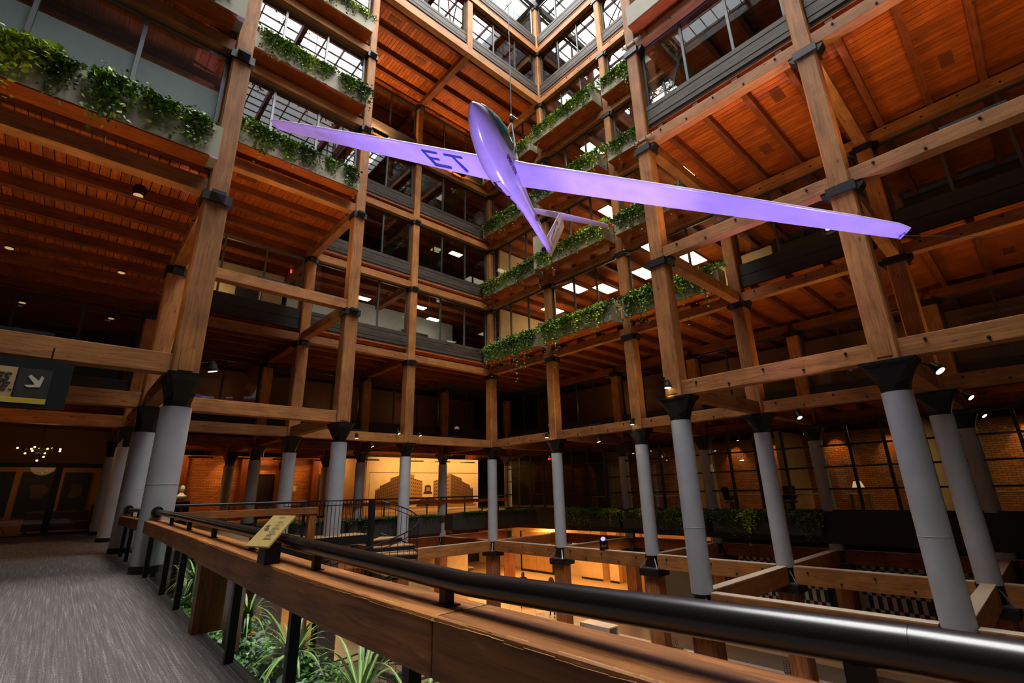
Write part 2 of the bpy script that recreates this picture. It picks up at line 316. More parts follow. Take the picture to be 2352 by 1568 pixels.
# slabs + board ceilings + joists for each level
PLK = W_plank(1)
def is_ring(k, ci, cj):      # deck cell close to the open well
    for dx in (-2, -1, 0, 1, 2):
        for dy in (-2, -1, 0, 1, 2):
            a, b = ci + dx, cj + dy
            if abs(dx) + abs(dy) <= 2 and -5 <= a <= 2 and -4 <= b <= 5 and not deck(k, a, b): return True
    return False
for k in range(0, 8):
    slab = MB()
    for ci in CIS:
        for cj in CJS:
            if k < 7 and not deck(k, ci, cj): continue
            if k == 7 and not (ci >= 0 or cj <= -1 or ci <= -5): continue
            x0, x1, y1, y0 = XI[ci], XI[ci + 1], YJ[cj], YJ[cj + 1]; z = H[k] + .72
            ee = [0, 0, 0, 0]
            slab.box(x0, y0, z, x1, y1, z + .14)
            if k == 7 or not is_ring(k, ci, cj): continue
            if k >= 5 and (ci < -4 or cj > 4): continue
            ce = struct('ceiling', ((x0 + x1) / 2, (y0 + y1) / 2, z))
            bd = MB(); near = (k == 1 and ci == -4 and cj in (0, 1)) or (k == 5 and ci in (-2, -3) and cj == 0) or (k == 2 and ci == -1 and cj in (3, 4))
            wd = .165; nb = int((x1 - x0) / wd)
            if ci == -4 or near or k <= 2 or True:
                xx = x0
                for q in range(nb):
                    gp = .008 if near else .005; xa = x0 + (x1 - x0) * q / nb + gp; xb = x0 + (x1 - x0) * (q + 1) / nb - gp
                    dz = rnd.uniform(0, .006)
                    if near: box('plank', xa, y0, z - .05 - dz, xb, y1, z, PLK, ce)
                    else: bd.box(xa, y0, z - .05 - dz, xb, y1, z)
            if bd.v:
                o = bd.build('planks', PLK, ce); o['kind'] = 'stuff'
            nj = 4
            for q in range(nj):
                yy = y0 + (y1 - y0) * (q + (.5 if True else 0)) / nj
                box('joist', x0 + .02, yy - .075, z - .31, x1 - .02, yy + .075, z - .05, W_joist(0), ce)
            # main beams along Y at both sides when inside the building
            for (xe, other) in ((x0, ci - 1), (x1, ci)):
                if xe == x1: continue
                inner = -5 <= ci - 1 <= 2 and deck(k, ci - 1, cj) and ci != 0 and not (k == 5 and ci == -1 and cj == 0)
                if inner: box('beam', xe - .14, y0 + .1, H[k] + .1, xe + .14, y1 - .1, H[k] + .42, W_joist(1), ce)
            # square service hatches let into the boards
            if (k, ci, cj) in ((5, -3, 0), (5, -2, 0), (2, -1, 3), (2, -1, 4), (2, -3, 0), (1, 0, 3), (1, 0, 4), (1, 0, 2)):
                for q in (0, 1):
                    hx = x0 + (x1 - x0) * (.3 + .42 * q); hy = y0 + (y1 - y0) * (.5 + (0 if q else -.25))
                    box('hatch', hx - .28, hy - .13, z - .075, hx + .28, hy + .13, z - .05, W_joist(1), ce)
    o = slab.build('floor', SLAB, None, org=(0, 0, H[k])); o['kind'] = 'structure'

# ------------------------------------------------------------------ skylight roof over the well
roof = struct('ceiling', (-9.7, -11, 28)); x0, x1, y0, y1 = -24.2, 0.2, -26, 4.4
mb = MB().quad((x0, y0, 28.3), (x1, y0, 28.3), (x1, y1, 28.3), (x0, y1, 28.3)); mb.build('skylight_glass', glass('skylight_glass', (.93, .96, .97), 1.3), roof)
x = x0
while x < x1: box('glazing_bar', x - .018, y0, 28.1, x + .03, y1, 28.3, STEEL, roof); x += 1.22
y = y0
while y < y1: box('glazing_bar', x0, y - .012, 28.18, x1, y + .02, 28.28, STEEL, roof); y += .74
for i in (-4, -3, -2, -1): box('roof_girder', XI[i] - .12, y0, 27.5, XI[i] + .12, y1, 28.1, mat('roof_steel', (.12, .12, .12), .5), roof)
for j in (0, 1, 2, 3, 4): box('roof_girder', x0, YJ[j] - .1, 27.6, x1, YJ[j] + .1, 28.05, MATS['roof_steel'], roof)
pp = MB(); 
for q in range(5): pp.path([(-7 + q * .9, -2 - q * 2, 27.9), (-4 + q * .3, -6 - q, 27.3), (-1 - q, -9 - q * 1.5, 27.7)], .03)
pp.build('sprinkler_pipe', STEEL, roof)

# ------------------------------------------------------------------ columns
CAPP = [(.235, 1.5), (.24, 1.66), (.3, 1.78), (.42, 2.02), (.5, 2.09), (.5, 2.13)]
def shaft(z0, z1, w, x, y, chamfer=.03):
    h = w / 2; c = chamfer
    pts = [(-h + c, -h), (h - c, -h), (h, -h + c), (h, h - c), (h - c, h), (-h + c, h), (-h, h - c), (-h, -h + c)]
    return MB().poly([(x + a, y + b, z0) for a, b in pts], (0, 0, z1 - z0))
def column(i, j, desc, top, base='shoe', near=False, x=None, y=None, group=None):
    x = XI[i] if x is None else x; y = YJ[j] if y is None else y
    zb = GF if base == 'floor' else -2.22
    if base == 'floor': zb = GF + ramp(y)
    t = thing('column', desc, 'column', (x, y, zb if base == 'floor' else LF), group)
    R = .235
    MB().lathe([(R, zb), (R, zb + 1.35), (R + .003, zb + 1.352), (R + .003, zb + 1.358), (R, zb + 1.36), (R, 1.56)], (x, y, 0), 32).build('iron_column', GREYP, t, smooth=True)
    if base == 'floor': MB().lathe([(R + .012, zb), (R + .012, zb + .11), (R, zb + .115)], (x, y, 0), 32).build('base_band', IRON, t, smooth=True)
    # flared square iron capital
    cp = MB(); m = 8
    prof = [(.2, 1.5, .22), (.22, 1.66, .2), (.27, 1.8, .12), (.36, 2.0, .06), (.43, 2.08, .04), (.44, 2.13, .03)]
    k0 = 0
    for r, z, c in prof:
        rx = .2 + (r - .2) * .3; cc_ = min(c, .1)
        for a, b in [(-rx + cc_, -r), (rx - cc_, -r), (rx, -r + c), (rx, r - c), (rx - cc_, r), (-rx + cc_, r), (-rx, r - c), (-rx, -r + c)]: cp.v.append((x + a, y + b, z))
    for q in range(len(prof) - 1):
        for a in range(8): bb = (a + 1) % 8; cp.f.append((q * 8 + a, q * 8 + bb, (q + 1) * 8 + bb, (q + 1) * 8 + a))
    cp.f.append(tuple(range(8))[::-1]); cp.f.append(tuple(range(40, 48)))
    cp.build('iron_capital', IRON, t)
    # timber posts, one per storey, with an iron strap under each floor beam
    for k in range(0, top):
        w_ = PW[k]; z0 = 2.13 if k == 0 else H[k] + .1; z1 = H[k + 1] - .1
        shaft(z0, z1, w_, x, y).build('post', W_post(2), t)
        if k == 0:
            if near: MB().box(x - w_ * .27, y - w_ / 2 - .012, 2.2, x + w_ * .27, y - w_ / 2, 2.62).build('patch_panel', W_post(2), t); MB().box(x - w_ / 2 - .012, y - w_ * .27, 2.2, x - w_ / 2, y + w_ * .27, 2.62).build('patch_panel', W_post(2), t)
        if k + 1 <= top:
            hw = w_ / 2 + .045; zc = H[k + 1]; st = MB()
            st.box(x - hw, y - hw, zc - .1, x + hw, y + hw, zc + .1)
            for sx, sy in ((0, 1), (0, -1)):
                a = hw + .12; e = .12
                st.v += []
                if sx: st.poly([(x + sx * hw, y - e, zc + .1), (x + sx * a, y - e, zc + .1), (x + sx * a, y - e, zc + .03), (x + sx * hw, y - e, zc - .1)], (0, 2 * e, 0))
                else: st.poly([(x - e, y + sy * hw, zc + .1), (x - e, y + sy * a, zc + .1), (x - e, y + sy * a, zc + .03), (x - e, y + sy * hw, zc - .1)], (2 * e, 0, 0))
            st.build('iron_strap', IRON, t)
            pass
    if base == 'shoe':
        sh = MB(); sh.lathe([(.19, -2.6), (.17, -2.4), (.21, -2.22)], (x, y, 0), 14); sh.build('iron_shoe', IRON, t)
        for sx in (1, -1):
            for sy in (1, -1):
                r = MB(); r.obox((x + sx * .23, y + sy * .23, -2.44), (sx * .1, sy * .1, -.16), (.012 * sx, -.012 * sy, 0), (.01, .01, .012)); r.build('shoe_rib', ALU, t)
        MB().box(x - .3, y - .3, -2.63, x + .3, y + .3, -2.6).build('shoe_plate', ALU, t)
        MB().box(x - .37, y - .37, -2.86, x + .37, y + .37, -2.63).build('iron_block', IRON, t, bevel=.03)
        shaft(LF, -2.86, .52, x, y, .05).build('lower_post', wood('hall_post', (.2, .06, .016), (.5, .2, .07), 2), t)
    return t
COLN = {(0, 0): 'far corner column', (-1, 0): 'first column left of the far corner', (-2, 0): 'back column seen through the left bay', (-2, 1): 'free-standing column left of the glider nose',
        (-3, 2): 'nearest walkway column', (-3, 1): 'second walkway column', (0, 1): 'first column right of the far corner', (0, 2): 'second column right of the far corner',
        (0, 3): 'column behind the glider right wing', (0, 4): 'column behind the big right column', (-1, 3): 'tall near column right of centre', (-1, 4): 'big near column at right',
        (-3, 0): 'third walkway column', (-3, -1): 'fourth walkway column', (1, 4): 'farthest column at the right edge', (0, 5): 'column outside the right edge', (-1, 5): 'near column outside the right edge'}
LAB = {(0, 0): 'slim grey column and timber posts standing at the far inner corner of the atrium',
 (-1, 0): 'grey column with timber posts, first one left of the far corner',
 (-2, 0): 'grey column seen left of the spiral stair, set back in the left bay, half hidden',
 (-2, 1): 'grey column with timber posts standing in front of the spiral stair platform',
 (-3, 2): 'biggest grey column on the left, the foreground handrail ends against it',
 (-3, 1): 'second grey column along the carpet walkway, behind the nearest one',
 (0, 1): 'grey column, first one right of the far corner, under the leafy planters',
 (0, 2): 'grey column, second one right of the far corner',
 (0, 3): 'grey column standing between the two largest right-hand columns',
 (0, 4): 'second largest grey column at the right, just behind the largest one',
 (-1, 3): 'tall near timber column right of the glider tail, grey below',
 (-1, 4): 'largest column at the right, broad timber post on a black flared capital',
 (-3, 0): 'third grey column along the carpet walkway', (-3, -1): 'fourth grey column along the carpet walkway, farthest seen',
 (1, 4): 'dim grey column at the right edge before the dark window wall'}
near = {(-3, 2), (-1, 4), (-1, 3), (-2, 1)}
for (i, j), lb in LAB.items():
    base = 'floor' if i == -3 else 'shoe'
    top = 7 if (i, j) in ((-3, 2), (-2, 1), (0, 1), (0, 2), (0, 3), (0, 4), (-1, 3), (-1, 4), (-3, 1)) else 5
    if i == 1: top = 1
    if (i, j) in ((-3, 0), (-3, -1)): top = 1
    column(i, j, lb, top, base, (i, j) in near)
for (i, j), lb in {(-2, -1): 'squat dim column before the brick wall, right of the brightest bricks', (-1, -1): 'grey column left of the building mural, behind the stair rail', (0, -1): 'grey column in front of the middle of the building mural',
                   (1, -1): 'dim grey column between the mural and the window wall', (-2, -2): 'brownish squat column in front of the brightest part of the brick wall', (-1, -2): 'dim column in shadow left of the beige wall panel'}.items():
    column(i, j, lb, 1, 'shoe' if (i, j) in ((0, -1), (1, -1), (-1, -1)) else 'floor')
for (i, j), lb in {(1, 0): 'grey column hidden behind the first right column', (1, 1): 'dim grey column before the dark window wall, between planters', (1, 2): 'dim grey column right of the second planter of the window wall', (1, 3): 'dim grey column at the right end of the third dark planter'}.items():
    column(i, j, lb, 1)
column(0, 5, 'column of the right row just outside the view', 2); column(-1, 5, 'near right column just outside the view', 3)
# short post of the upper storeys, above the big soffit
t = thing('post', 'pale timber post standing on the highest bright beam, between the upper windows', 'post', (XI[-1], YJ[1], H[5] + .42))
for k in (5, 6): shaft(H[k] + .1, H[k + 1] - .1, PW[k] + .03, XI[-1], YJ[1]).build('post_length', W_post(2), t)

# ------------------------------------------------------------------ beams round the open well
TIER = {-1: 'lowest tier below the gallery', 0: 'tier on the black capitals', 1: 'second tier', 2: 'third tier', 3: 'fourth tier', 4: 'fifth tier', 5: 'sixth tier', 6: 'top tier'}
NAME = {(0, 0): 'far corner', (-1, 0): 'first left column', (-2, 0): 'back left column', (-2, 1): 'column at the spiral stair', (-3, 2): 'nearest walkway column', (-3, 1): 'second walkway column',
        (0, 1): 'first right column', (0, 2): 'second right column', (0, 3): 'inner right column', (0, 4): 'inner big right column', (-1, 3): 'tall near column', (-1, 4): 'biggest right column',
        (-3, 0): 'third walkway column', (-4, 2): 'left picture edge', (-4, 1): 'left edge, deeper', (-4, 0): 'left edge, deepest', (1, 0): 'window wall corner', (1, 1): 'window wall column one', (1, 2): 'window wall column two', (1, 3): 'window wall column three', (1, 4): 'window wall column four',
        (-1, 5): 'lower right picture edge', (0, 5): 'right picture edge', (1, 5): 'far right edge', (-2, -1): 'brick wall column', (-1, -1): 'mural left column', (0, -1): 'mural middle column', (1, -1): 'mural right column', (-3, -1): 'fourth walkway column', (-1, 1): 'upper post', (-4, -1): 'far left edge'}
bolt_mat = IRON
used = set()
def beam(k, a, b, bolts=True, mt=None):
    if (k, a, b) in used: return
    used.add((k, a, b))
    xa, ya, xb, yb = XI[a[0]], YJ[a[1]], XI[b[0]], YJ[b[1]]
    z0, z1 = (H[k] + .1, H[k] + .42) if k > 0 else ((2.14, 2.5) if k == 0 else (-2.64, -2.19))
    if k == -1: e = .24
    else: e = PW[k] / 2 - .02
    if k == 5 and a[1] == 1 and b[1] == 1: z1 += .12
    alongx = a[1] == b[1]; hw = .14 if k >= 0 else .13
    t = thing('timber_beam', f'timber beam of the {TIER[k]}, from {NAME[a]} to {NAME[b]}', 'beam', ((xa + xb) / 2, (ya + yb) / 2, z0), f'timber beams, {TIER[k]}')
    m = (mt or W_post)(0 if alongx else 1)
    if alongx: box('beam_body', min(xa, xb) + e, ya - hw, z0, max(xa, xb) - e, ya + hw, z1, m, t, bevel=.012)
    else: box('beam_body', xa - hw, min(ya, yb) + e, z0, xa + hw, max(ya, yb) - e, z1, m, t, bevel=.012)
    if k == -1:
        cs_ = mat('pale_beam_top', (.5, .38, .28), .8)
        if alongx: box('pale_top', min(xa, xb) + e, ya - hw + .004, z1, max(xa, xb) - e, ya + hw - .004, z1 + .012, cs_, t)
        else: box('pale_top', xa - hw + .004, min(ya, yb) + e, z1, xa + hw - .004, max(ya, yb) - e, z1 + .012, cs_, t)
    if bolts and not alongx and k <= 5:
        L = abs(ya - yb)
        for q, f in enumerate((.14, .32, .5, .68, .86)):
            yy = min(ya, yb) + L * f; zz = z0 + (z1 - z0) * (.25 if q % 2 else .72)
            MB().tube((xa - hw - .012, yy, zz), (xa - hw + .01, yy, zz), .028, n=8).tube((xa - hw - .04, yy, zz), (xa - hw - .012, yy, zz), .014, n=6).build('bolt', IRON, t)
BW = W_joist
# X-direction
for k in range(-1, 7):
    for ci, j in ((-2, 0), (-1, 0)):
        if k <= 4: beam(k, (ci, j), (ci + 1, j))
    if k <= 1: beam(k, (-3, 1), (-2, 1))
    if k >= 2: beam(k, (-3, 1), (-2, 1))
    if k >= 5: beam(k, (-2, 1), (-1, 1)); beam(k, (-1, 1), (0, 1))
    if k >= 0: beam(k, (-4, 2), (-3, 2))
    if k in (0,): beam(k, (-4, 1), (-3, 1)); beam(k, (-4, 0), (-3, 0)); beam(k, (-3, 0), (-2, 0))
    if k == 1: beam(k, (-3, 0), (-2, 0))
    for j in (3, 4):
        if k <= 2: beam(k, (-1, j), (0, j))
        if k <= 0: beam(k, (0, j), (1, j))
    if k <= 0:
        for j in (0, 1, 2): beam(k, (0, j), (1, j))
    # Y-direction
    for j in range(0, 5): beam(k, (0, j), (0, j + 1))
    for j in (3, 4): beam(k, (-1, j), (-1, j + 1))
    if k <= 1: beam(k, (-3, 1), (-3, 2)); beam(k, (-2, 0), (-2, 1))
    if k >= 2: beam(k, (-3, 1), (-3, 2)); 
    if 2 <= k <= 4: beam(k, (-2, 0), (-2, 1))
    if k in (-1, 0):
        for j in range(0, 5): beam(k, (1, j), (1, j + 1), mt=BW)
    if k == 0:
        beam(0, (-3, 0), (-3, 1), mt=BW); beam(0, (-3, -1), (-3, 0), mt=BW)
        for i in (-2, -1, 0): beam(0, (i, -1), (i, 0), mt=BW)
        for i in (-3, -2, -1, 0): beam(0, (i, -1), (i + 1, -1), mt=BW)
    if k == -1:
        for i in (-2, -1, 0): beam(-1, (i, -1), (i, 0), mt=BW)
        for i in (-2, -1, 0): beam(-1, (i, -1), (i + 1, -1), mt=BW)
    if k == 5: beam(5, (-1, 0), (-1, 1), mt=BW) if (-1, 0) in NAME else None

# ------------------------------------------------------------------ edges of the floors: spandrels, planters, ivy, windows
def leaf_clump(name, n, spread, drop, size, seed, bush=.16):
    r = random.Random(seed); mb = MB()
    strands = max(4, n // 16)
    for s_ in range(strands):
        sx = r.gauss(0, spread); L = abs(r.gauss(drop * .45, drop * .35)) * (1 if r.random() < .8 else .2)
        up = r.random() < .28; px, py, pz = sx, r.uniform(-.02, .12), .02
        m = n // strands
        for q in range(m):
            f = q / m
            if up: p = Vector((sx + r.gauss(0, .07), -.04 + r.gauss(0, .07), r.uniform(0, bush)))
            else:
                if f < .25: p = Vector((sx + r.gauss(0, .03), .1 - f * .9 + r.gauss(0, .03), .06 + r.gauss(0, .04)))
                else: p = Vector((sx + math.sin(f * 6 + s_) * .04 + r.gauss(0, .028), -.13 - r.uniform(0, .07), .06 - (f - .25) / .75 * L + r.gauss(0, .02)))
            a = Vector((r.gauss(0, 1), r.gauss(0, 1) - .3, r.gauss(0, 1) - .5)).normalized(); b = a.orthogonal().normalized()
            b = (b * math.cos(q) + a.cross(b) * math.sin(q)); nn = a.cross(b)
            z = size * r.uniform(.6, 1.25); w_ = z * .42
            k = len(mb.v)
            mb.v += [tuple(p), tuple(p + a * z * .45 + b * w_ + nn * z * .1), tuple(p + a * z), tuple(p + a * z * .45 - b * w_ + nn * z * .1)]
            mb.f += [(k, k + 1, k + 2), (k, k + 2, k + 3)]
    return mb.mesh(name)
IVY = leafmat('ivy_leaves', (.025, .08, .01), (.1, .22, .02), (.32, .46, .05)); LIME = leafmat('lime_leaves', (.16, .26, .015), (.36, .48, .03), (.55, .62, .1))
DIVY = leafmat('dark_ivy_leaves', (.015, .05, .01), (.05, .12, .02), (.14, .22, .04))
FAR = [leaf_clump('ivy_clump', 420, .24, 1.25, .085, s, .22) for s in range(6)]; NEARC = [leaf_clump('ivy_clump', 760, .17, 1.25, .1, 50 + s, .26) for s in range(5)]
def ivy(label, p0, p1, out, z, near=False, dens=1.0, m=None, seed=0, drop=1.0):
    """plants along the top edge from p0 to p1, out = unit vector pointing over the well"""
    r = random.Random(seed * 13 + 5); p0, p1 = Vector((*p0, z)), Vector((*p1, z)); L = (p1 - p0).length
    t = thing('trailing_ivy', label, 'plant', (p0 + p1) / 2); n = max(2, int(L * 1.9 * dens)); ang = math.atan2(-out[0], out[1]) + PI
    for q in range(n):
        f = (q + r.uniform(.1, .9)) / n; me = r.choice(NEARC if near else FAR)
        mm = m or (LIME if r.random() < .2 else IVY if r.random() < .7 else DIVY)
        key = me.name + mm.name
        me2 = bpy.data.meshes.get(key)
        if me2 is None: me2 = me.copy(); me2.name = key; me2.materials.clear(); me2.materials.append(mm)
        o = link('foliage', me2, None, t, p0.lerp(p1, f)); o.rotation_euler = (0, 0, ang); s_ = r.uniform(.75, 1.25)
        o.scale = (s_ * (1 if r.random() < .5 else -1), s_, s_ * drop * r.uniform(.6, 1.2)); o['kind'] = 'stuff'
    return t
def planter(label, x0, y0, x1, y1, z0, z1, m=PLANT):
    t = thing('planter_box', label, 'planter', ((x0 + x1) / 2, (y0 + y1) / 2, z0)); e = .03
    mb = MB().box(x0, y0, z0, x1, y1, z0 + e).box(x0, y0, z0 + e, x0 + e, y1, z1).box(x1 - e, y0, z0 + e, x1, y1, z1).box(x0 + e, y0, z0 + e, x1 - e, y0 + e, z1).box(x0 + e, y1 - e, z0 + e, x1 - e, y1, z1)
    mb.build('box', m, t)
    box('soil', x0 + e, y0 + e, z0 + e, x1 - e, y1 - e, z1 - .06, mat('soil', (.03, .02, .012), .95), t)
    return t
WN = [0]
def window(p0, p1, z0, z1, inward, nm=3, frame=STEEL, fw=.035, rows=0, pane=None, thick=.05):
    """glazed bay from p0 to p1; frame, mullions, transoms and one pane per opening"""
    WN[0] += 1; t = struct(f'window_{WN[0]}', ((p0[0] + p1[0]) / 2, (p0[1] + p1[1]) / 2, z0))
    p0, p1 = Vector((*p0, 0)), Vector((*p1, 0)); d = (p1 - p0); L = d.length; d.normalize(); nv = Vector((*inward, 0))
    def vb(name, u0, u1, a, b, m, th):
        c = p0 + d * ((u0 + u1) / 2) + Vector((0, 0, (a + b) / 2)); MB().obox(c, d * ((u1 - u0) / 2), nv * (th / 2), (0, 0, (b - a) / 2)).build(name, m, t)
    for q in range(nm + 1):
        u = L * q / nm; u = min(max(u, fw), L - fw); vb('mullion', u - fw, u + fw, z0, z1, frame, thick * 1.6)
    vb('sill', 0, L, z0, z0 + .05, frame, thick * 1.5); vb('head', 0, L, z1 - .06, z1, frame, thick * 1.5)
    for q in range(rows): zz = z0 + (z1 - z0) * (q + 1) / (rows + 1); vb('transom', fw, L - fw, zz - .03, zz + .03, frame, thick)
    for q in range(nm):
        u0, u1 = L * q / nm + fw, L * (q + 1) / nm - fw
        for r_ in range(rows + 1):
            a = z0 + (z1 - z0) * r_ / (rows + 1) + .03; b = z0 + (z1 - z0) * (r_ + 1) / (rows + 1) - .03
            c0 = p0 + d * u0 + Vector((0, 0, a)); c1 = p0 + d * u1 + Vector((0, 0, a)); up = Vector((0, 0, b - a))
            MB().quad(c0, c1, c1 + up, c0 + up).build('pane', pane or PANE, t)
    return t
def spandrel(label, p0, p1, z0, z1, out, n=4, m=None):
    p0, p1 = Vector((*p0, 0)), Vector((*p1, 0)); d = (p1 - p0); L = d.length; d.normalize(); nv = Vector((*out, 0))
    t = thing('spandrel', label, 'board cladding', ((p0 + p1) / 2) + Vector((0, 0, z0))); h = (z1 - z0) / n; mm = m or W_grey(0 if abs(d.x) > .5 else 1)
    for q in range(n):
        c = (p0 + p1) / 2 + Vector((0, 0, z0 + h * (q + .5))) + nv * (.02 * (q % 2) * .5)
        MB().obox(c, d * (L / 2), nv * .04, (0, 0, h / 2 - .006)).build('board', mm, t)
    return t
STO = {0: 'first', 1: 'second', 2: 'third', 3: 'fourth', 4: 'fifth', 5: 'sixth', 6: 'seventh', 7: 'eighth'}
BAYX = {-5: 'past the left edge', -4: 'left edge bay', -3: 'between nearest and stair columns', -2: 'left of first left column', -1: 'left of far corner', 0: 'deep right', 1: 'deepest right'}
BAYY = {-3: 'deep behind', -2: 'far back', -1: 'behind corner', 0: 'first bay right of corner', 1: 'second bay right of corner', 2: 'third bay right of corner', 3: 'bay behind big right columns', 4: 'right edge bay', 5: 'past right edge'}
seedn = 0
for k in range(0, 7):
    for ci in range(-5, 2):
        for cj in range(-3, 6):
            if not deck(k, ci, cj): continue
            # south edge (towards -y) open
            for side in ('s', 'w', 'e'):
                a, b = {'s': (ci, cj + 1), 'w': (ci - 1, cj), 'e': (ci + 1, cj)}[side]
                if not (-6 < a < 3 and -5 < b < 6) or deck(k, a, b): continue
                if cj >= 5 and side == 's': continue
                x0, x1, y1, y0 = XI[ci], XI[ci + 1], YJ[cj], YJ[cj + 1]; hw = PW[k] / 2 + .02
                zf = H[k] + .86; zt = H[k + 1] + .1; seedn += 1
                if side == 's': p0, p1, out = (x0 + hw, y0), (x1 - hw, y0), (0, -1)
                elif side == 'w': p0, p1, out = (x0, y0 + hw), (x0, y1 - hw), (-1, 0)
                else: p0, p1, out = (x1, y0 + hw), (x1, y1 - hw), (1, 0)
                if side == 'e' and k >= 5 : pass
                where = BAYX.get(ci) if side == 's' else BAYY.get(cj) + (', near row' if ci == -1 else ', side face' if side == 'e' else '')
                isplant = (side == 's' and ci <= -4 and cj == 1) or (side == 's' and ci == -3 and cj == 0 and k < 7) or (side == 'w' and ci == 0 and cj in (0, 1, 2) and k <= 4 and k >= 1)
                pale = side == 'w' and ci == -1 and k == 3
                dark0 = k == 0 or (side == 'w' and ci == 0 and cj >= 3 and k == 1) or (side == 's' and ci == -3 and k == 1)
                zw = zf + .58
                if side == 'e' and ci <= -4 and k <= 2: isplant = False
                if isplant or pale:
                    dp = .5 if side == 's' else (.72 if cj == 1 else .55)
                    if pale: dp = .4
                    pz0, pz1 = H[k] + .66, H[k] + 1.38
                    if side == 's':
                        planter(f'pale planter trough, {STO[k]} level, {where}', p0[0] - (hw if ci == -4 else 0), y0 - dp - .1, p1[0] - .1 + (.15 if ci == -4 else 0), y0 - .1, pz0, pz1)
                        sof = MB().box(p0[0], y0 - dp - .08, pz0 - .03, p1[0] - .1, y0, pz0 - .005)
                    else:
                        planter(f'pale planter trough, {STO[k]} level, {where}', x0 - dp - .1, p0[1] + .05, x0 - .1, p1[1] - (.0 if cj != 1 else .0), pz0, pz1)
                        sof = MB().box(x0 - dp - .08, p0[1] + .06, pz0 - .03, x0, p1[1], pz0 - .005)
                    o = sof.build('trim_1', W_plank(0 if side == 's' else 1), None); o['kind'] = 'structure'
                    nearp = side == 's' and ci <= -3 and k <= 3
                    if isplant and side == 's': ivy(f'trailing ivy of the {STO[k]} level planter, {where}', (max(p0[0], -19.0), y0 - dp - .02), (p1[0] - .2, y0 - dp - .02), (0, -1), pz1 - .04, nearp, 1.0 if nearp else 1.2, seed=seedn, drop=.8)
                    elif isplant: ivy(f'trailing ivy of the {STO[k]} level planter, {where}', (x0 - dp - .06, p0[1] + .15), (x0 - dp - .06, p1[1] - .15), (-1, 0), pz1 - .04, False, 2.4, seed=seedn, drop=.85 if k > 1 else 1.05)
                    zw = zf + .35
                elif dark0:
                    spandrel(f'black panelled sill, {STO[k]} level, {where}', p0, p1, zf - .25, zw, out, 2, mat('black_sill', (.012, .01, .009), .7))
                else:
                    spandrel(f'weathered grey board band, {STO[k]} level, {where}', p0, p1, H[k] + .8, zw, out, 4)
                leftn = side == 's' and ci <= -3
                ins = .12
                q0 = (p0[0] - out[0] * ins, p0[1] - out[1] * ins); q1 = (p1[0] - out[0] * ins, p1[1] - out[1] * ins)
                window(q0, q1, zw if not isplant else zf, zt, out, 3, ALU if leftn and k else mat('dark_aluminium', (.06, .06, .062), .4, .5))
                if ci == -4 and k in (1, 2) and isplant:   # frosted lower band
                    MB().quad((q0[0], q0[1] + .05, zf + .3), (q1[0], q0[1] + .05, zf + .3), (q1[0], q0[1] + .05, zf + 1.9), (q0[0], q0[1] + .05, zf + 1.9)).build('trim_2', FROST if 'FROST' in globals() else mat('frosted_glass_band', (.32, .36, .36), .5), None)['kind'] = 'structure'

# ------------------------------------------------------------------ gallery: window wall on the right, brick wall, mural, lounge
def obar(p0, p1, w_, h_): # horizontal/inclined bar between points
    p0, p1 = Vector(p0), Vector(p1); d = (p1 - p0); s = d.cross(Vector((0, 0, 1))).normalized(); u = s.cross(d.normalized())
    return MB().obox((p0 + p1) / 2, d / 2, s * w_ / 2, u * h_ / 2)
for q, (a, b) in enumerate(((4.3, 0), (0, -4.4), (-4.4, -8.7), (-8.7, -13.04), (-13.04, -17.31), (-17.31, -21.65))):
    window((4.78, a - .05), (4.78, b + .05), -.92, 2.1, (-1, 0), 4, mat('black_mullion', (.012, .009, .007), .5), .045, 3, thick=.07)
    sbox('trim_3', 4.66, b, -2.0, 4.82, a, -.92, mat('black_fascia', (.014, .011, .009), .7))
    sbox('trim_3', 4.6, b, 2.1, 4.9, a, 2.16, MATS['black_fascia'])
for (y1, y0, nm) in ((-.85, -4.45, 'first dark planter of the window wall, right of the second slim column'), (-4.65, -8.75, 'middle dark planter below the window wall'), (-9.0, -12.9, 'third dark planter below the window wall, long vines at its left end')):
    planter(nm, 4.05, y0, 4.6, y1, -1.72, -.98, DPLANT)
    ivy('ivy in the ' + nm.split(',')[0], (4.1, y0 + .15), (4.1, y1 - .15), (-1, 0), -1.0, False, 1.15, m=None, seed=int(-y0 * 10), drop=.7)
# rooms behind the window wall
sbox('wall_1', 9.2, -26, GF, 9.5, 4.3, 2.2, brick_mat())
for y in (-6.9, -11.2, -16.0): box('wall_2', 6.4, y - .1, GF, 9.2, y + .1, 2.2, BEIGE)['kind'] = 'structure'
sbox('wall_3', 9.05, -1.2, GF, 9.2, 4.2, 2.2, mat('yellow_plaster', (.62, .5, .16), .8)); sbox('wall_4', 5.0, -.25, GF, 9.2, -.1, 2.2, mat('dark_room_divider', (.05, .03, .02), .7))
for y, e in ((-5.6, 22), (-8.2, 30), (-10.2, 34), (-12.6, 34), (-14.6, 30), (-18.5, 36)): spot('window_wall_wallwasher', (8.75, y, 2.25), (9.2, y, .7), e * 1.7, AMBER, 70, .7)
for y, e in ((2.2, 90), (-5.5, 10), (-9.8, 14), (-14.5, 12), (-18.5, 26)): area('room_lamp', (7, y, 2.1), .8, e, (1, .72, .3))
def pendant(x, y, z, lb):
    t = thing('pendant_lamp', lb, 'lamp', (x, y, z)); MB().tube((x, y, z), (x, y, 2.81), .008, n=6).build('cord', IRON, t)
    MB().lathe([(.1, 0), (.09, .05), (.03, .1)], (x, y, z), 14).build('shade', WHITE, t, smooth=True); MB().lathe([(.08, -.01), (.08, 0)], (x, y, z), 14).build('bulb', LAMP, t)
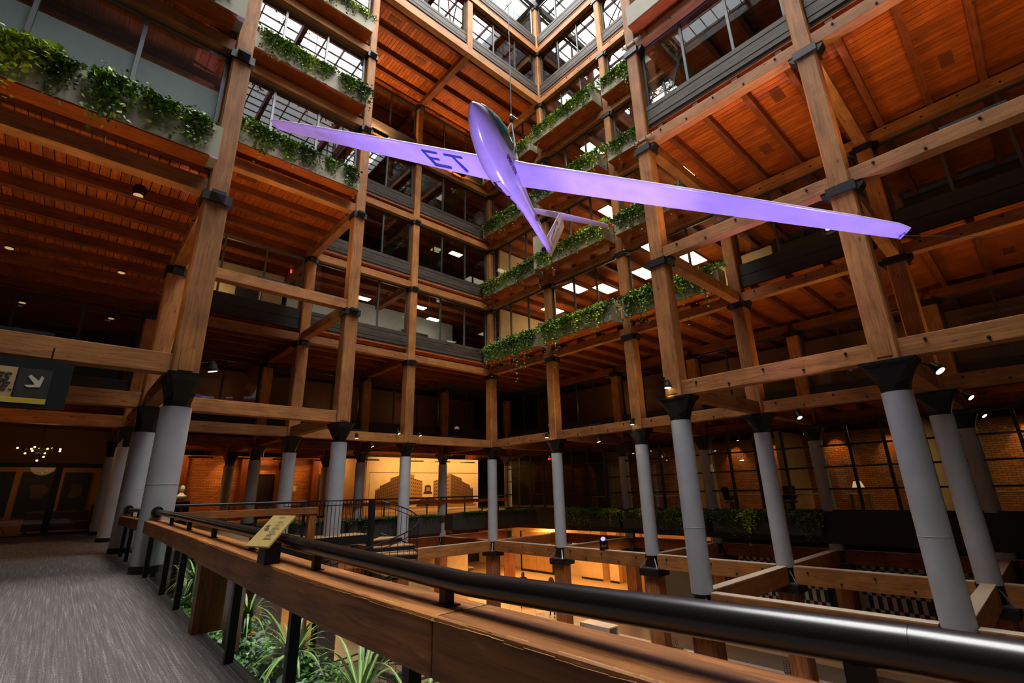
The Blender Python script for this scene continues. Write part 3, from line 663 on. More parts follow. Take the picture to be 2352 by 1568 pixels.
pendant(6.4, -9.6, 1.1, 'small pendant lamp in the room behind the third dark planter, left pane'); pendant(6.0, -12.9, 1.0, 'small pendant lamp in the window left of the desk lamp room'); pendant(6.6, -5.5, 1.5, 'small pendant lamp behind the middle dark planter window')
def desk(x, y, lb, mcol=(.55, .4, .24), w_=1.6, d_=.7, rot=0):
    t = thing('desk', lb, 'desk', (x, y, GF)); m = mat('pale_desk_top', mcol, .5)
    box('desk_top', x - d_ / 2, y - w_ / 2, GF + .72, x + d_ / 2, y + w_ / 2, GF + .76, m, t)
    for sy in (-1, 1): box('leg', x - d_ / 2 + .03, y + sy * (w_ / 2 - .06) - .02, GF, x + d_ / 2 - .03, y + sy * (w_ / 2 - .06) + .02, GF + .72, mat('desk_leg', (.3, .2, .11), .6), t)
    return t
desk(5.9, -5.9, 'long pale desk behind the middle planter, papers on it'); desk(5.9, -9.9, 'pale desk in the first room right of the middle planter'); desk(5.9, -11.9, 'pale desk with a dark chair behind it, fourth window bay'); desk(6.0, -2.6, 'low reception desk behind the first dark planter', (.3, .17, .08), 2.4)
desk(6.1, -17.9, 'pale worktop in the rightmost window room', (.6, .42, .2), 2.2)
def office_chair(x, y, rz, lb, z=GF):
    t = thing('office_chair', lb, 'chair', (x, y, z)); m = mat('black_chair_fabric', (.01, .01, .011), .7)
    MB().lathe([(.2, .44), (.25, .46), (.25, .5), (.2, .53)], (x, y, z), 16).build('seat', m, t, smooth=True)
    d = Vector((math.cos(rz), math.sin(rz), 0)); s = Vector((-d.y, d.x, 0)); c = Vector((x, y, z))
    MB().obox(c + d * .24 + Vector((0, 0, .82)), d * .03, s * .22, (d * .05 + Vector((0, 0, .26)))).build('backrest', m, t, bevel=.02)
    MB().tube(c + Vector((0, 0, .08)), c + Vector((0, 0, .45)), .03).build('gas_stem', STEEL, t)
    for q in range(5): a = q * 2 * PI / 5; MB().tube(c + Vector((0, 0, .09)), c + Vector((.3 * math.cos(a), .3 * math.sin(a), .04)), .018, n=6).build('leg', STEEL, t)
    for sgn in (-1, 1): MB().obox(c + s * sgn * .27 + Vector((0, 0, .68)), d * .13, s * .025, (0, 0, .015)).build('armrest', m, t)
office_chair(5.5, -11.6, .3, 'black swivel chair seen through the fourth bay of the window wall'); office_chair(5.5, -9.3, 2.6, 'black swivel chair beside the left pale desk in the third bay')
t = thing('table_lamp', 'table lamp with a pale shade glowing behind the window above no planter', 'lamp', (5.7, -13.9, GF + .76)); desk(5.75, -13.9, 'small dark side table under the pale shaded lamp', (.08, .05, .03), .7, .5)
MB().lathe([(.07, 0), (.03, .04), (.02, .2)], (5.7, -13.9, GF + .76), 12).build('base', IRON, t); MB().lathe([(.2, .18), (.12, .42)], (5.7, -13.9, GF + .76), 16).build('shade', emis('lamp_shade_glow', (1, .7, .35), .55), t)
t = thing('desk_lamp', 'lime green shade on the long desk behind the second right slim column', 'lamp', (5.7, -5.6, GF + .76)); MB().tube((5.7, -5.6, GF + .76), (5.7, -5.6, GF + 1.0), .012).build('stem', IRON, t); MB().lathe([(.1, .2), (.06, .3)], (5.7, -5.6, GF + .76), 12).build('shade', mat('lime_shade', (.3, .55, .02), .5), t)
t = thing('exit_sign', 'small red lit exit sign high behind the window wall near the corner', 'sign', (5.3, 1.0, 1.75)); box('sign_case', 5.25, .85, 1.7, 5.33, 1.15, 1.86, IRON, t); MB().tube((5.29, 1, 1.86), (5.29, 1, 2.82), .008, n=6).build('rod', IRON, t)
text('lettering', 'EXIT', .12, emis('exit_red', (1, .03, .03), 4), t, Matrix.Translation((5.24, 1.0, 1.78)) @ Matrix(((0, 0, -1, 0), (-1, 0, 0, 0), (0, 1, 0, 0), (0, 0, 0, 1))))
t = thing('exit_sign', 'small red lit sign beside the dark door in the upper left bay', 'sign', (-9.9, 2.0, 10.05 - .4)); MB().box(-9.95, 1.98, 9.55, -9.85, 2.0, 9.72).build('lit_face', MATS['exit_red'], t)
# brick wall with pilasters, door openings, blade sign
sbox('wall_5', -14.3, 11, GF, -3.5, 11.3, 2.2, brick_mat()); sbox('wall_6', -3.5, 10.4, GF, -2.3, 11.3, 2.2, BEIGE)
sbox('wall_7', -14.3, 6.2, GF, -14.0, 11, 2.2, BEIGE)
for x, w_ in ((-8.55, .42), (-6.72, .3), (-4.75, .4), (-11.3, .3)):
    t = thing('timber_post', {-8.55: 'orange timber post against the brightest bricks', -6.72: 'orange timber post right of the dark doorway under the hanging sign', -4.75: 'orange timber post between the right brick strip and the door', -11.3: 'dim timber post beside the white bust'}[x], 'post', (x, 10.8, GF))
    shaft(GF, 2.15, w_, x, 10.75).build('post_shaft', W_joist(2), t)
for q, (x0_, x1_) in enumerate(((-7.75, -6.95), (-4.45, -3.75))):
    d = struct(f'door_{q + 1}', ((x0_ + x1_) / 2, 10.97, GF)); box('door_leaf', x0_, 10.94, GF, x1_, 11.02, 1.2, mat('dark_door', (.02, .01, .008), .5), d)
    for xx in (x0_, x1_): box('door_frame', xx - .04, 10.9, GF, xx + .04, 11.0, 1.26, IRON, d)
    box('door_frame', x0_, 10.9, 1.2, x1_, 11.0, 1.26, IRON, d); MB().tube((x1_ - .1, 10.9, -.05), (x1_ - .1, 10.9, .15), .012).build('door_handle', STEEL, d)
t = thing('hanging_sign', 'brown shop sign hung in front of the bricks, above the dark doorway', 'sign', (-7.3, 9.9, 1.4))
box('sign_panel', -8.05, 9.9, 1.42, -7.05, 9.94, 1.92, mat('brown_sign', (.1, .025, .012), .6), t); box('end_block', -7.05, 9.88, 1.44, -6.82, 9.96, 1.9, IRON, t)
text('lettering', 'ember Credit', .19, mat('dark_letter', (.03, .008, .004), .6), t, Matrix.Translation((-7.5, 9.89, 1.66)) @ Matrix(((1, 0, 0, 0), (0, 0, 1, 0), (0, 1, 0, 0), (0, 0, 0, 1))))
for sx in (-7.9, -7.0): MB().tube((sx, 9.92, 1.9), (sx, 9.92, 2.82), .01, n=6).build('hanger', IRON, t)
t = thing('notice', 'small pale framed notice on the right brick strip', 'notice', (-5.75, 10.95, .45)); box('frame', -5.9, 10.95, .3, -5.6, 10.99, .65, IRON, t); box('sheet', -5.88, 10.94, .32, -5.62, 10.95, .63, BEIGE, t)
for q, x in enumerate((-11, -9, -7.2, -5, -2.8, .2, 2.2, 4.2)):
    yy = 7.6 if x > -3.3 else 8.8
    t = thing('track_light', ['short black lighting track over the far left bricks', 'black lighting track left of the brightest bricks', 'black lighting track over the hanging sign', 'black lighting track before the timber post by the door', 'black lighting track left of the mural', 'black lighting track above the left half of the mural', 'black lighting track above the middle of the mural', 'black lighting track above the right part of the mural'][q], 'track light', (x, yy, 1.95))
    MB().obox((x, yy, 1.95), (.5, -.12, 0), (.01, .04, 0), (0, 0, .035)).build('track', IRON, t); MB().tube((x, yy, 1.97), (x, yy, 2.82), .008, n=6).build('rod', IRON, t)
for x, e in ((-9.5, 60), (-8.0, 60), (-6.2, 50), (-5.3, 25)): spot('brick_wallwasher', (x, 10.3, 2.15), (x + .1, 11.0, .9), e, AMBER, 80, .8)
# bust on a pedestal
t = thing('bust', 'white sculpted bust glowing against the dim bricks at far left', 'sculpture', (-11.8, 7.2, -.0)); 
MB().lathe([(.1, 0), (.13, .06), (.22, .12), (.24, .2), (.1, .3), (.07, .36), (.1, .4), (.125, .5), (.11, .6), (.05, .66)], (-11.8, 7.2, -.05), 18).build('head_and_shoulders', mat('marble', (.8, .7, .5), .5), t, smooth=True)
t2 = thing('pedestal', 'black block pedestal under the white bust', 'pedestal', (-11.8, 7.2, GF)); box('block', -12.15, 6.95, GF, -11.45, 7.45, -.06, IRON, t2, bevel=.02)
spot('bust_lamp', (-12.0, 6.3, 2.0), (-11.8, 7.2, .3), 90, (1, .8, .45), 25, .4)
# mural wall with the printed panorama of two warehouse blocks
sbox('wall_8', -2.2, 9.05, GF, 6.25, 9.25, 2.25, mat('cream_plaster', (.72, .55, .3), .8)); sbox('wall_9', -2.3, 9.0, GF, -2.16, 10.6, 2.2, BEIGE); sbox('trim_4', -2.1, 9.0, 1.3, 6.2, 9.05, 1.335, mat('brown_trim', (.12, .05, .02), .6))
t = thing('mural', 'large sepia photo mural of two corner warehouse buildings and a roof tank', 'picture', (2, 8.98, GF))
box('backing_sheet', -2.05, 9.02, -1.0, 6.15, 9.05, 1.3, mat('mural_paper', (.74, .56, .3), .7), t)
sep = mat('sepia_dark', (.13, .06, .018), .8); sep2 = mat('sepia_mid', (.33, .18, .06), .8); sep3 = mat('sepia_window', (.045, .018, .006), .8)
def mpoly(pts, m, y=9.012): MB().poly([(a, y, b) for a, b in pts], (0, .006, 0)).build('print_shape', m, t)
for s in (-1, 1):
    cx_ = 2.05
    P = lambda u, v: (cx_ + s * u, v)
    mpoly([P(3.75, -.7), P(3.7, .25), P(3.45, .35), P(3.4, .55), P(3.2, .6), P(2.75, .8), P(2.7, 1.0), P(2.45, 1.05), P(1.8, 1.28), P(1.8, -.75)], sep)
    mpoly([P(1.8, -.75), P(1.8, 1.28), P(1.05, 1.2), P(1.05, .95), P(.42, .8), P(.42, -.55)], sep2, 9.01)
    wn = MB()
    for r_ in range(7):
        for q in range(9):
            u = 1.68 - q * .14; tp = 1.15 - (1.68 - u) * .28; v = -.6 + (tp + .6) * (r_ + .5) / 7
            if u > .45: a, b = P(u, 0)[0], P(u - .06, 0)[0]; wn.box(min(a, b), 9.0, v, max(a, b), 9.008, v + .09)
        for q in range(14):
            u = 1.95 + q * .13; tp = 1.2 - (u - 1.8) * .48; v = -.6 + (tp + .6) * (r_ + .5) / 7
            a, b = P(u, 0)[0], P(u + .05, 0)[0]; wn.box(min(a, b), 9.0, v, max(a, b), 9.008, v + .08)
    o = wn.build('window_print', sep3, t); o['kind'] = 'stuff'
mpoly([(1.7, .0), (2.4, .0), (2.35, .12), (2.28, .15), (2.28, .45), (2.2, .55), (1.9, .55), (1.82, .45), (1.82, .15), (1.75, .12)], sep3, 9.004)
mpoly([(1.92, .18), (2.18, .18), (2.18, .42), (1.92, .42)], sep2, 8.998)
mpoly([(-1.9, -.85), (6.0, -.85), (6.0, -.72), (4, -.68), (3, -.8), (1, -.8), (0, -.68), (-1.9, -.72)], sep2, 9.004)
mpoly([(1.2, -.75), (2.9, -.75), (2.7, -.35), (2.2, -.2), (1.7, -.25), (1.35, -.4)], sep3, 9.002)
# lounge at the end of the carpet walkway
LB = mat('lounge_wall_brown', (.36, .17, .06), .8)
sbox('wall_10', -24, 8.6, GF, -14.0, 8.8, 2.2, LB); sbox('wall_11', -24, 5.25, 1.36, -14.2, 5.4, 2.6, LB)
sbox('trim_5', -24, 5.2, 1.28, -14.3, 5.42, 1.36, IRON)
for x, xb in ((-17.55, -15.95), (-15.95, -14.55)): window((x, 5.3), (xb, 5.3), GF + .02, 1.28, (0, -1), 1, IRON, .05, 0, thick=.1)
window((-20.5, 5.3), (-17.55, 5.3), GF + .02, 1.28, (0, -1), 1, IRON, .05, 0, thick=.1)
sbox('wall_12', -14.55, 5.2, GF, -14.1, 5.4, 2.3, BEIGE); sbox('baseboard_1', -14.55, 5.16, GF, -14.1, 5.2, GF + .12, IRON)
for q, (x0_, x1_, nm) in enumerate(((-18.6, -17.2, 'dark picture of a pale flower on the lounge wall, at the left edge'), (-17.0, -15.9, 'dark figure picture on the lounge wall, left of the pair'), (-15.75, -14.9, 'dark figure picture on the lounge wall, right of the pair'))):
    t = thing('picture', nm, 'picture', ((x0_ + x1_) / 2, 8.55, .3)); box('canvas', x0_, 8.52, -.45, x1_, 8.58, 1.2, mat('dark_canvas', (.006, .008, .012), .5), t)
    cx_ = (x0_ + x1_) / 2; pts = [(cx_ + (x1_ - x0_) * .22 * math.cos(a) * (1 + .3 * math.sin(3 * a + q)), 8.51, .45 + .35 * math.sin(a) * (1 + .25 * math.cos(2 * a))) for a in [i * PI / 10 for i in range(20)]]
    MB().poly(pts, (0, .01, 0)).build('painted_figure', mat('dim_flesh_paint', (.09, .04, .016), .7), t)
t = thing('sofa', 'long low mauve sofa behind the lounge glass', 'sofa', (-16, 7.4, GF)); sm = mat('mauve_fabric', (.05, .03, .035), .9)
box('seat', -16.6, 6.8, GF + .12, -14.6, 7.8, GF + .42, sm, t, bevel=.04); box('backrest', -16.6, 7.6, GF + .3, -14.6, 7.95, GF + .8, sm, t, bevel=.05); box('armrest', -14.75, 6.8, GF + .12, -14.5, 7.9, GF + 1.0, sm, t, bevel=.04)
for sx in (-16.5, -14.7): box('leg', sx, 6.9, GF, sx + .06, 6.96, GF + .12, IRON, t)
t = thing('coffee_table', 'small round side table left of the mauve sofa', 'table', (-17.2, 7, GF)); MB().lathe([(.3, .4), (.3, .43)], (-17.2, 7, GF), 20).build('top', mat('dark_wood_top', (.05, .02, .01), .4), t)
for a in (0, 2.1, 4.2): MB().tube((-17.2, 7, GF + .4), (-17.2 + .25 * math.cos(a), 7 + .25 * math.sin(a), GF), .012, n=6).build('leg', IRON, t)
area('lounge_lamp', (-16.6, 7, 2.1), 1.0, 14, AMBER)
# chandelier
t = thing('chandelier', 'black chandelier with glowing round bulbs over the carpet walkway', 'chandelier', (-16.47, 1.2, 1.5)); r = random.Random(3); cc = Vector((-16.47, 1.2, 1.5))
MB().tube(cc, cc + Vector((0, 0, 1.32)), .008, n=6).build('rod', IRON, t)
nodes_ = [Vector((x, y, z)) for x, y, z in ((-.33, 0, .02), (.0, .1, .02), (.3, -.05, .04), (0, -.12, -.12), (-.15, .15, .0), (.15, .12, .05))]
MB().path([cc + n_ for n_ in nodes_], .014).build('frame', IRON, t)
for n_ in nodes_: MB().lathe([(.02, -.05), (.055, -.02), (.055, .02), (.02, .05)], tuple(cc + n_), 10).build('hub', IRON, t)
bp_ = []
for n_ in nodes_:
    for q in range(2 if n_.x < .2 else 3):
        a = q * 2.6 + r.random(); bp_.append(n_ + Vector((math.cos(a) * .15, math.sin(a) * .15, r.uniform(-.1, .12))))
bp_[-1] = Vector((0, -.1, -.3))
ms = bpy.data.meshes.new('bulb'); bm = bmesh.new(); bmesh.ops.create_icosphere(bm, subdivisions=2, radius=.028); bm.to_mesh(ms); bm.free()
for p in bp_:
    link('bulb', ms, LAMPW, t, cc + p); MB().tube(cc + min(nodes_, key=lambda n_: (n_ - p).length), cc + p, .006, n=5).build('arm', IRON, t)
point('chandelier_light', tuple(cc), 10, (1, .6, .25), .4)
# direction sign hanging over the walkway
t = thing('direction_sign', 'hanging direction sign with a white arrow and cropped lettering, over the walkway', 'sign', (-16.6, -8.95, 1.5)); y = -8.98
box('case', -18.2, y + .0, 1.36, -16.02, y + .12, 2.08, mat('black_sign_case', (.012, .012, .013), .35), t)
box('gold_panel', -18.2, y - .012, 1.42, -16.62, y, 1.93, mat('tan_sign', (.42, .27, .12), .5), t); box('dark_panel', -16.6, y - .012, 1.5, -16.24, y, 1.93, mat('charcoal_sign', (.014, .013, .011), .6), t)
box('yellow_stripe', -18.2, y - .014, 1.41, -16.24, y, 1.49, mat('mustard_stripe', (.5, .36, .05), .4), t)
FT = lambda x, z: Matrix.Translation((x, y - .016, z)) @ Matrix(((1, 0, 0, 0), (0, 0, 1, 0), (0, 1, 0, 0), (0, 0, 0, 1)))
bl = mat('sign_black_letter', (.01, .005, .005), .6)
text('lettering', 'ES', .17, bl, t, FT(-16.69, 1.77), shear=.3, align='RIGHT', bold=.004); text('lettering', 'CE', .17, bl, t, FT(-16.69, 1.63), shear=.3, align='RIGHT', bold=.004); text('lettering', 'TM', .03, bl, t, FT(-16.645, 1.59))
box('rule', -18.0, y - .016, 1.697, -16.68, y - .012, 1.702, bl, t)
A = [(-.09, .085), (-.065, .115), (.035, .02), (.05, .11), (.085, .08), (.075, -.07), (-.07, -.075), (-.1, -.045), (.0, -.035)]
A = [(-.085, .09), (-.055, .115), (.04, .035), (.06, .115), (.09, .085), (.07, -.06), (-.065, -.075), (-.1, -.045), (.01, -.03)]
MB().poly([(-16.41 + a, y - .02, 1.72 + b) for a, b in A], (0, .008, 0)).build('arrow', mat('arrow_white', (.5, .44, .34), .5), t)
for sx in (-17.8, -16.3): MB().tube((sx, y + .06, 2.08), (sx, y + .06, 2.3), .012, n=6).build('hanger', IRON, t)

# ------------------------------------------------------------------ foreground guard rail
PX = -14.59
def zr(y, base): return base + ramp(y)
t = thing('guard_rail', 'foreground guard rail: thick timber cap, dark round handrail, glass infill', 'railing', (PX, -14, GF))
def prism_y(name, x0, x1, pts, m, par, bev=0, dark=0):   # pts: (y, zbot, ztop)
    mb = MB(); k = 0
    for (y, a, b) in pts: mb.v += [(x0, y, a), (x1, y, a), (x1, y, b), (x0, y, b)]
    n_ = len(pts)
    for q in range(n_ - 1):
        for e in range(4): f = (e + 1) % 4; mb.f.append((q * 4 + e, q * 4 + f, (q + 1) * 4 + f, (q + 1) * 4 + e))
    mb.f.append((3, 2, 1, 0)); b_ = (n_ - 1) * 4; mb.f.append((b_, b_ + 1, b_ + 2, b_ + 3))
    return mb.build(name, m, par, bevel=bev)
CT = -.305; 
for (ya, yb) in ((-8.93, -12.99), (-13.0, -17.262), (-17.268, -21.5)):
    n_ = 5; pts = [(ya + (yb - ya) * q / n_, zr(ya + (yb - ya) * q / n_, CT - .185 - (.02 if yb < -13.5 else 0)), zr(ya + (yb - ya) * q / n_, CT)) for q in range(n_ + 1)]
    prism_y('cap_beam', -14.735, -14.462, pts, W_rail(1), t, bev=.012)
HR = -.18
gold = wood('worn_gold_timber', (.3, .12, .025), (.75, .42, .13), 1, grain=2.2, knots=False); rr_ = random.Random(2); we = MB(); y = -13.02
while y > -21:
    L_ = .05 + rr_.random() * .08; wv = max(0, .5 + .9 * noise.noise((0, y * 1.1, 3)) + rr_.uniform(-.2, .2)); wx = .004 + .03 * wv; a, b = zr(y, CT), zr(y - L_, CT)
    wx2 = wx * rr_.uniform(.6, 1.2); we.v += [(-14.7362, y, a - .006 - wx * .5), (-14.7362, y - L_, b - .006 - wx2 * .5), (-14.735 + wx2, y - L_, b + .0015), (-14.735 + wx, y, a + .0015), (-14.728, y, a - .004), (-14.728, y - L_, b - .004)]
    k_ = len(we.v) - 6; we.f += [(k_, k_ + 1, k_ + 5, k_ + 4), (k_ + 4, k_ + 5, k_ + 2, k_ + 3)]; y -= L_
o = we.build('worn_edge', gold, t); o['kind'] = 'stuff'
HP = [(-8.95, -.18), (-11, -.205), (-13, -.245), (-14.5, -.275), (-16, -.315), (-17.3, -.342), (-18, -.324), (-18.7, -.305), (-21.5, -.3)]
def hz(y):
    for (a, za), (b, zb) in zip(HP[:-1], HP[1:]):
        if a >= y >= b: return za + (zb - za) * (a - y) / (a - b)
    return -.3
mb = MB()
for (a, za), (b, zb) in zip(HP[:-1], HP[1:]): mb.tube((PX, a, za), (PX, b, zb), .044, n=24, caps=(b == -21.5))
hr = mb.build('handrail', mat('bronze_handrail', (.009, .007, .0065), .27, .2, .9), t, smooth=True)
MB().tube((PX, -8.99, HR), (PX, -8.94, HR), .085, n=18).build('wall_flange', IRON, t)
for y in (-10.44, -11.71, -13.01, -14.37, -15.75, -17.15, -18.6, -20):
    box('bracket', PX - .022, y - .022, zr(y, CT), PX + .022, y + .022, hz(y) - .03, IRON, t); box('bracket_plate', PX - .035, y - .05, zr(y, CT), PX + .035, y + .05, zr(y, CT) + .006, IRON, t)
ps = [-9.35, -11.0, -12.05, -14.35, -15.65, -17.0, -18.3]
for y in ps: box('post', -14.68, y - .025, GF + ramp(y) - .1, -14.62, y + .025, zr(y, CT - .19), IRON, t)
for y in (-13.25,): 
    box('timber_leg', -14.72, y - .07, GF + ramp(y), -14.44, y + .07, zr(y, CT - .19), W_rail(2), t); box('timber_leg', -14.42, y - .07, GF + ramp(y) - .2, -14.3, y + .07, zr(y, CT - .19), W_rail(2), t)
gl_ = [-8.95] + sorted(ps + [-13.25], reverse=True)
for a, b in zip(gl_[:-1], gl_[1:]):
    MB().quad((-14.6, a, GF + ramp(a) - .02), (-14.6, b, GF + ramp(b) - .02), (-14.6, b, zr(b, CT - .19)), (-14.6, a, zr(a, CT - .19))).build('glass_panel', RGLASS, t)
sbox('trim_6', -14.6, -21, GF - .42, -14.54, -8.7, GF - .14, IRON)
t = thing('guard_rail', 'short guard rail between the two nearest walkway columns, ball flange', 'railing', (PX, -6.5, GF))
prism_y('cap_beam', -14.735, -14.435, [(-4.7, CT - .185, CT), (-8.5, CT - .185, CT)], W_rail(1), t, bev=.012)
MB().tube((PX, -4.6, HR), (PX, -8.5, HR), .04, n=16).build('handrail', MATS['bronze_handrail'], t, smooth=True); MB().tube((PX, -4.62, HR), (PX, -4.7, HR), .085, n=18).build('wall_flange', IRON, t); MB().tube((PX, -4.72, HR), (PX, -4.64, HR), .09, n=18).build('wall_flange', IRON, t)
for y in (-5.5, -6.6, -7.7): box('bracket', PX - .02, y - .02, CT, PX + .02, y + .02, HR - .03, IRON, t); box('post', -14.68, y - .025, GF, -14.62, y + .025, CT - .19, IRON, t)
MB().quad((-14.6, -4.7, GF), (-14.6, -8.5, GF), (-14.6, -8.5, CT - .19), (-14.6, -4.7, CT - .19)).build('glass_panel', RGLASS, t)
# plaque lectern
t = thing('plaque', 'brass coloured information plaque tilted on a black block on the timber cap', 'plaque', (-14.66, -15.45, -.43))
box('foot', -14.76, -15.3, -.425, -14.66, -15.14, -.29, IRON, t, bevel=.004)
c = Vector((-14.8, -15.62, -.215)); pa = Vector((-14.855, -15.4, -.3)); pb = Vector((-14.85, -15.75, -.3))
# board: long side runs away from the viewer and upwards
TL = Vector((-14.66, -15.02, -.105)); e1 = Vector((.135, -.215, 0))   # across ; along below
pc = [Vector((-14.86, -15.2, -.3)), Vector((-14.79, -15.44, -.3)), Vector((-14.56, -15.22, -.125)), Vector((-14.63, -14.96, -.125))]
BR = mat('brass_plaque', (.42, .3, .1), .38, .25)
nrm = (pc[1] - pc[0]).cross(pc[3] - pc[0]).normalized()
if nrm.z < 0: nrm = -nrm
MB().poly(pc, -nrm * .012).build('plaque_board', BR, t)
u = (pc[1] - pc[0]); v = (pc[3] - pc[0]); ink = mat('plaque_ink', (.06, .035, .012), .6)
def pin(name, a, b, c_, d_):
    q = [pc[0] + u * a + v * b, pc[0] + u * c_ + v * b, pc[0] + u * c_ + v * d_, pc[0] + u * a + v * d_]; MB().poly([p + nrm * .001 for p in q], nrm * .0006).build(name, ink, t)
for q in range(5): pin('title_mark', .4 + q * .06, .88, .435 + q * .06, .94)
for q in range(16): pin('text_line', .5 + (.03 if q % 3 else 0), .2 + q * .038, .86 - (q % 4) * .04, .211 + q * .038)
pin('engraved_figure', .16, .5, .36, .56); pin('engraved_figure', .2, .57, .3, .66); pin('engraved_figure', .12, .6, .26, .63); pin('engraved_figure', .24, .46, .4, .5)

# second rail along the gallery edge, with its end post
t = thing('guard_rail', 'timber and steel rail across the gallery, ending at a wooden post by the stair', 'railing', (-12.4, -4.75, GF))
box('cap_beam', -14.35, -4.9, -.455, -10.4, -4.68, -.28, W_rail(0), t, bevel=.01); box('end_post', -10.62, -4.88, LF + 2.2, -10.42, -4.7, -.456, W_rail(2), t, bevel=.01)
MB().tube((-14.3, -4.79, -.13), (-10.7, -4.79, -.13), .035, n=14).build('handrail', IRON, t, smooth=True)
for x in (-13.6, -12.6, -11.7, -10.8): box('bracket', x - .02, -4.81, -.28, x + .02, -4.77, -.15, IRON, t)
for x in (-13.55, -11.95, -10.75): box('post', x - .03, -4.85, GF, x + .03, -4.79, -.455, IRON, t)
MB().quad((-14.3, -4.8, GF), (-10.75, -4.8, GF), (-10.75, -4.8, -.455), (-14.3, -4.8, -.455)).build('glass_panel', RGLASS, t)
sbox('trim_7', -14.3, -4.95, GF - .45, -10.2, -4.88, GF, IRON)
# far rail in front of brick wall and mural
t = thing('guard_rail', 'far gallery rail with red brown timber band in front of mural and bricks', 'railing', (-3, 4.2, GF))
box('cap_beam', -9.5, 4.05, -.5, 4.6, 4.2, -.33, W_joist(0), t); MB().tube((-9.5, 4.12, -.2), (4.62, 4.12, -.2), .035, n=12).build('handrail', IRON, t, smooth=True); MB().tube((-9.56, 4.12, -.2), (-9.48, 4.12, -.2), .09, n=14).build('wall_flange', IRON, t); MB().tube((4.56, 4.12, -.2), (4.64, 4.12, -.2), .09, n=14).build('wall_flange', IRON, t)
x = -8.6
while x < 4.5: box('post', x - .025, 4.1, GF, x + .025, 4.15, -.23, IRON, t); x += 1.25
sbox('trim_8', -14.3, 4.1, GF - .4, 4.7, 4.2, GF - .02, mat('gallery_edge_dark', (.03, .02, .015), .7))
# dark planters along the near edge of the back void
for q, (x0_, x1_, y0_, lb) in enumerate(((-10.0, -7.3, .3, 'dark planter of low shrubs behind the stair platform, left'), (-7.1, -2.75, .32, 'long dark planter behind the spiral stair'), (-1.7, 3.9, .9, 'long dark planter right of the mural middle column'))):
    planter(lb, x0_, y0_, x1_, y0_ + .7, -1.68, -.95, DPLANT); ivy('low dark shrubs in the ' + ' '.join(lb.split()[0:3]) + ['', ' behind the spiral stair', ' below the mural'][q] , (x0_ + .2, y0_ + .2), (x1_ - .2, y0_ + .2), (0, -1), -.93, False, 1.9, DIVY, 91 + q, .25)
    sbox('trim_9', x0_, y0_ + .1, -1.8, x1_, y0_ + .6, -1.68, W_joist(0))

# ------------------------------------------------------------------ spiral stair and its platform
SC = Vector((-8.82, -4.95, 0)); R_ = 1.38
t = thing('spiral_stair', 'black steel spiral staircase with wooden treads and picket railing', 'staircase', (SC.x, SC.y, LF))
MB().tube((SC.x, SC.y, LF), (SC.x, SC.y, -.12), .1, n=20).build('centre_pole', IRON, t, smooth=True)
tw = mat('tread_wood', (.42, .24, .11), .5); n_tr = 23; da = -2 * PI / 12.5; a0 = math.radians(50); rise = (GF - LF) / (n_tr + 1)
outer = []; outer2 = []
for q in range(n_tr):
    a = a0 + da * q; b = a + da * 1.12; z = GF - rise * (q + 1)
    arc = [SC + Vector((math.cos(a + (b - a) * f) * R_, math.sin(a + (b - a) * f) * R_, z)) for f in (0, .33, .66, 1)]
    inner = [SC + Vector((math.cos(x_) * .1, math.sin(x_) * .1, z)) for x_ in (b, a)]
    MB().poly(arc + inner, (0, 0, .03)).build('tread', tw, t)
    MB().poly([Vector(p) - Vector((0, 0, .11)) for p in [arc[0], arc[1], arc[2], arc[3]] + inner], (0, 0, .109)).build('tread_pan', IRON, t)
for q in range(0, n_tr * 3 + 1):
    a = a0 + da * q / 3; z = GF - rise * (q / 3 + .3); p = SC + Vector((math.cos(a) * R_, math.sin(a) * R_, z))
    MB().tube(p - Vector((0, 0, .1)), p + Vector((0, 0, .95)), .009, n=5, caps=False).build('baluster', IRON, t)
for dz, rr, nm in ((.97, .02, 'handrail'), (.82, .012, 'rail'), (-.02, .02, 'stringer')):
    pts = [SC + Vector((math.cos(a0 + da * q / 3) * R_, math.sin(a0 + da * q / 3) * R_, GF - rise * (q / 3 + .3) + dz)) for q in range(0, n_tr * 3 + 1)]
    MB().path(pts, rr, 8).build(nm, STEEL if nm == 'handrail' else IRON, t)
t = thing('stair_platform', 'steel platform with picket rails leading from the gallery to the spiral stair', 'platform', (-10, -4.6, GF))
box('deck_board', -10.45, -4.95, GF - .02, -8.8, -3.95, GF + .015, tw, t); box('edge_beam', -10.45, -5.0, GF - .22, -8.9, -4.95, GF + .01, IRON, t); box('edge_beam', -10.45, -3.95, GF - .22, -8.9, -3.9, GF + .01, IRON, t)
for yy in (-4.98, -3.92):
    x0_ = -10.4 if yy < -4.5 else -11.0
    box('handrail', x0_, yy - .02, -.14, -8.85, yy + .02, -.11, IRON, t); box('rail', x0_, yy - .012, -.26, -8.85, yy + .012, -.24, IRON, t)
    x = x0_
    while x < -8.85: MB().tube((x, yy, GF), (x, yy, -.13), .009, n=5, caps=False).build('baluster', IRON, t); x += .115

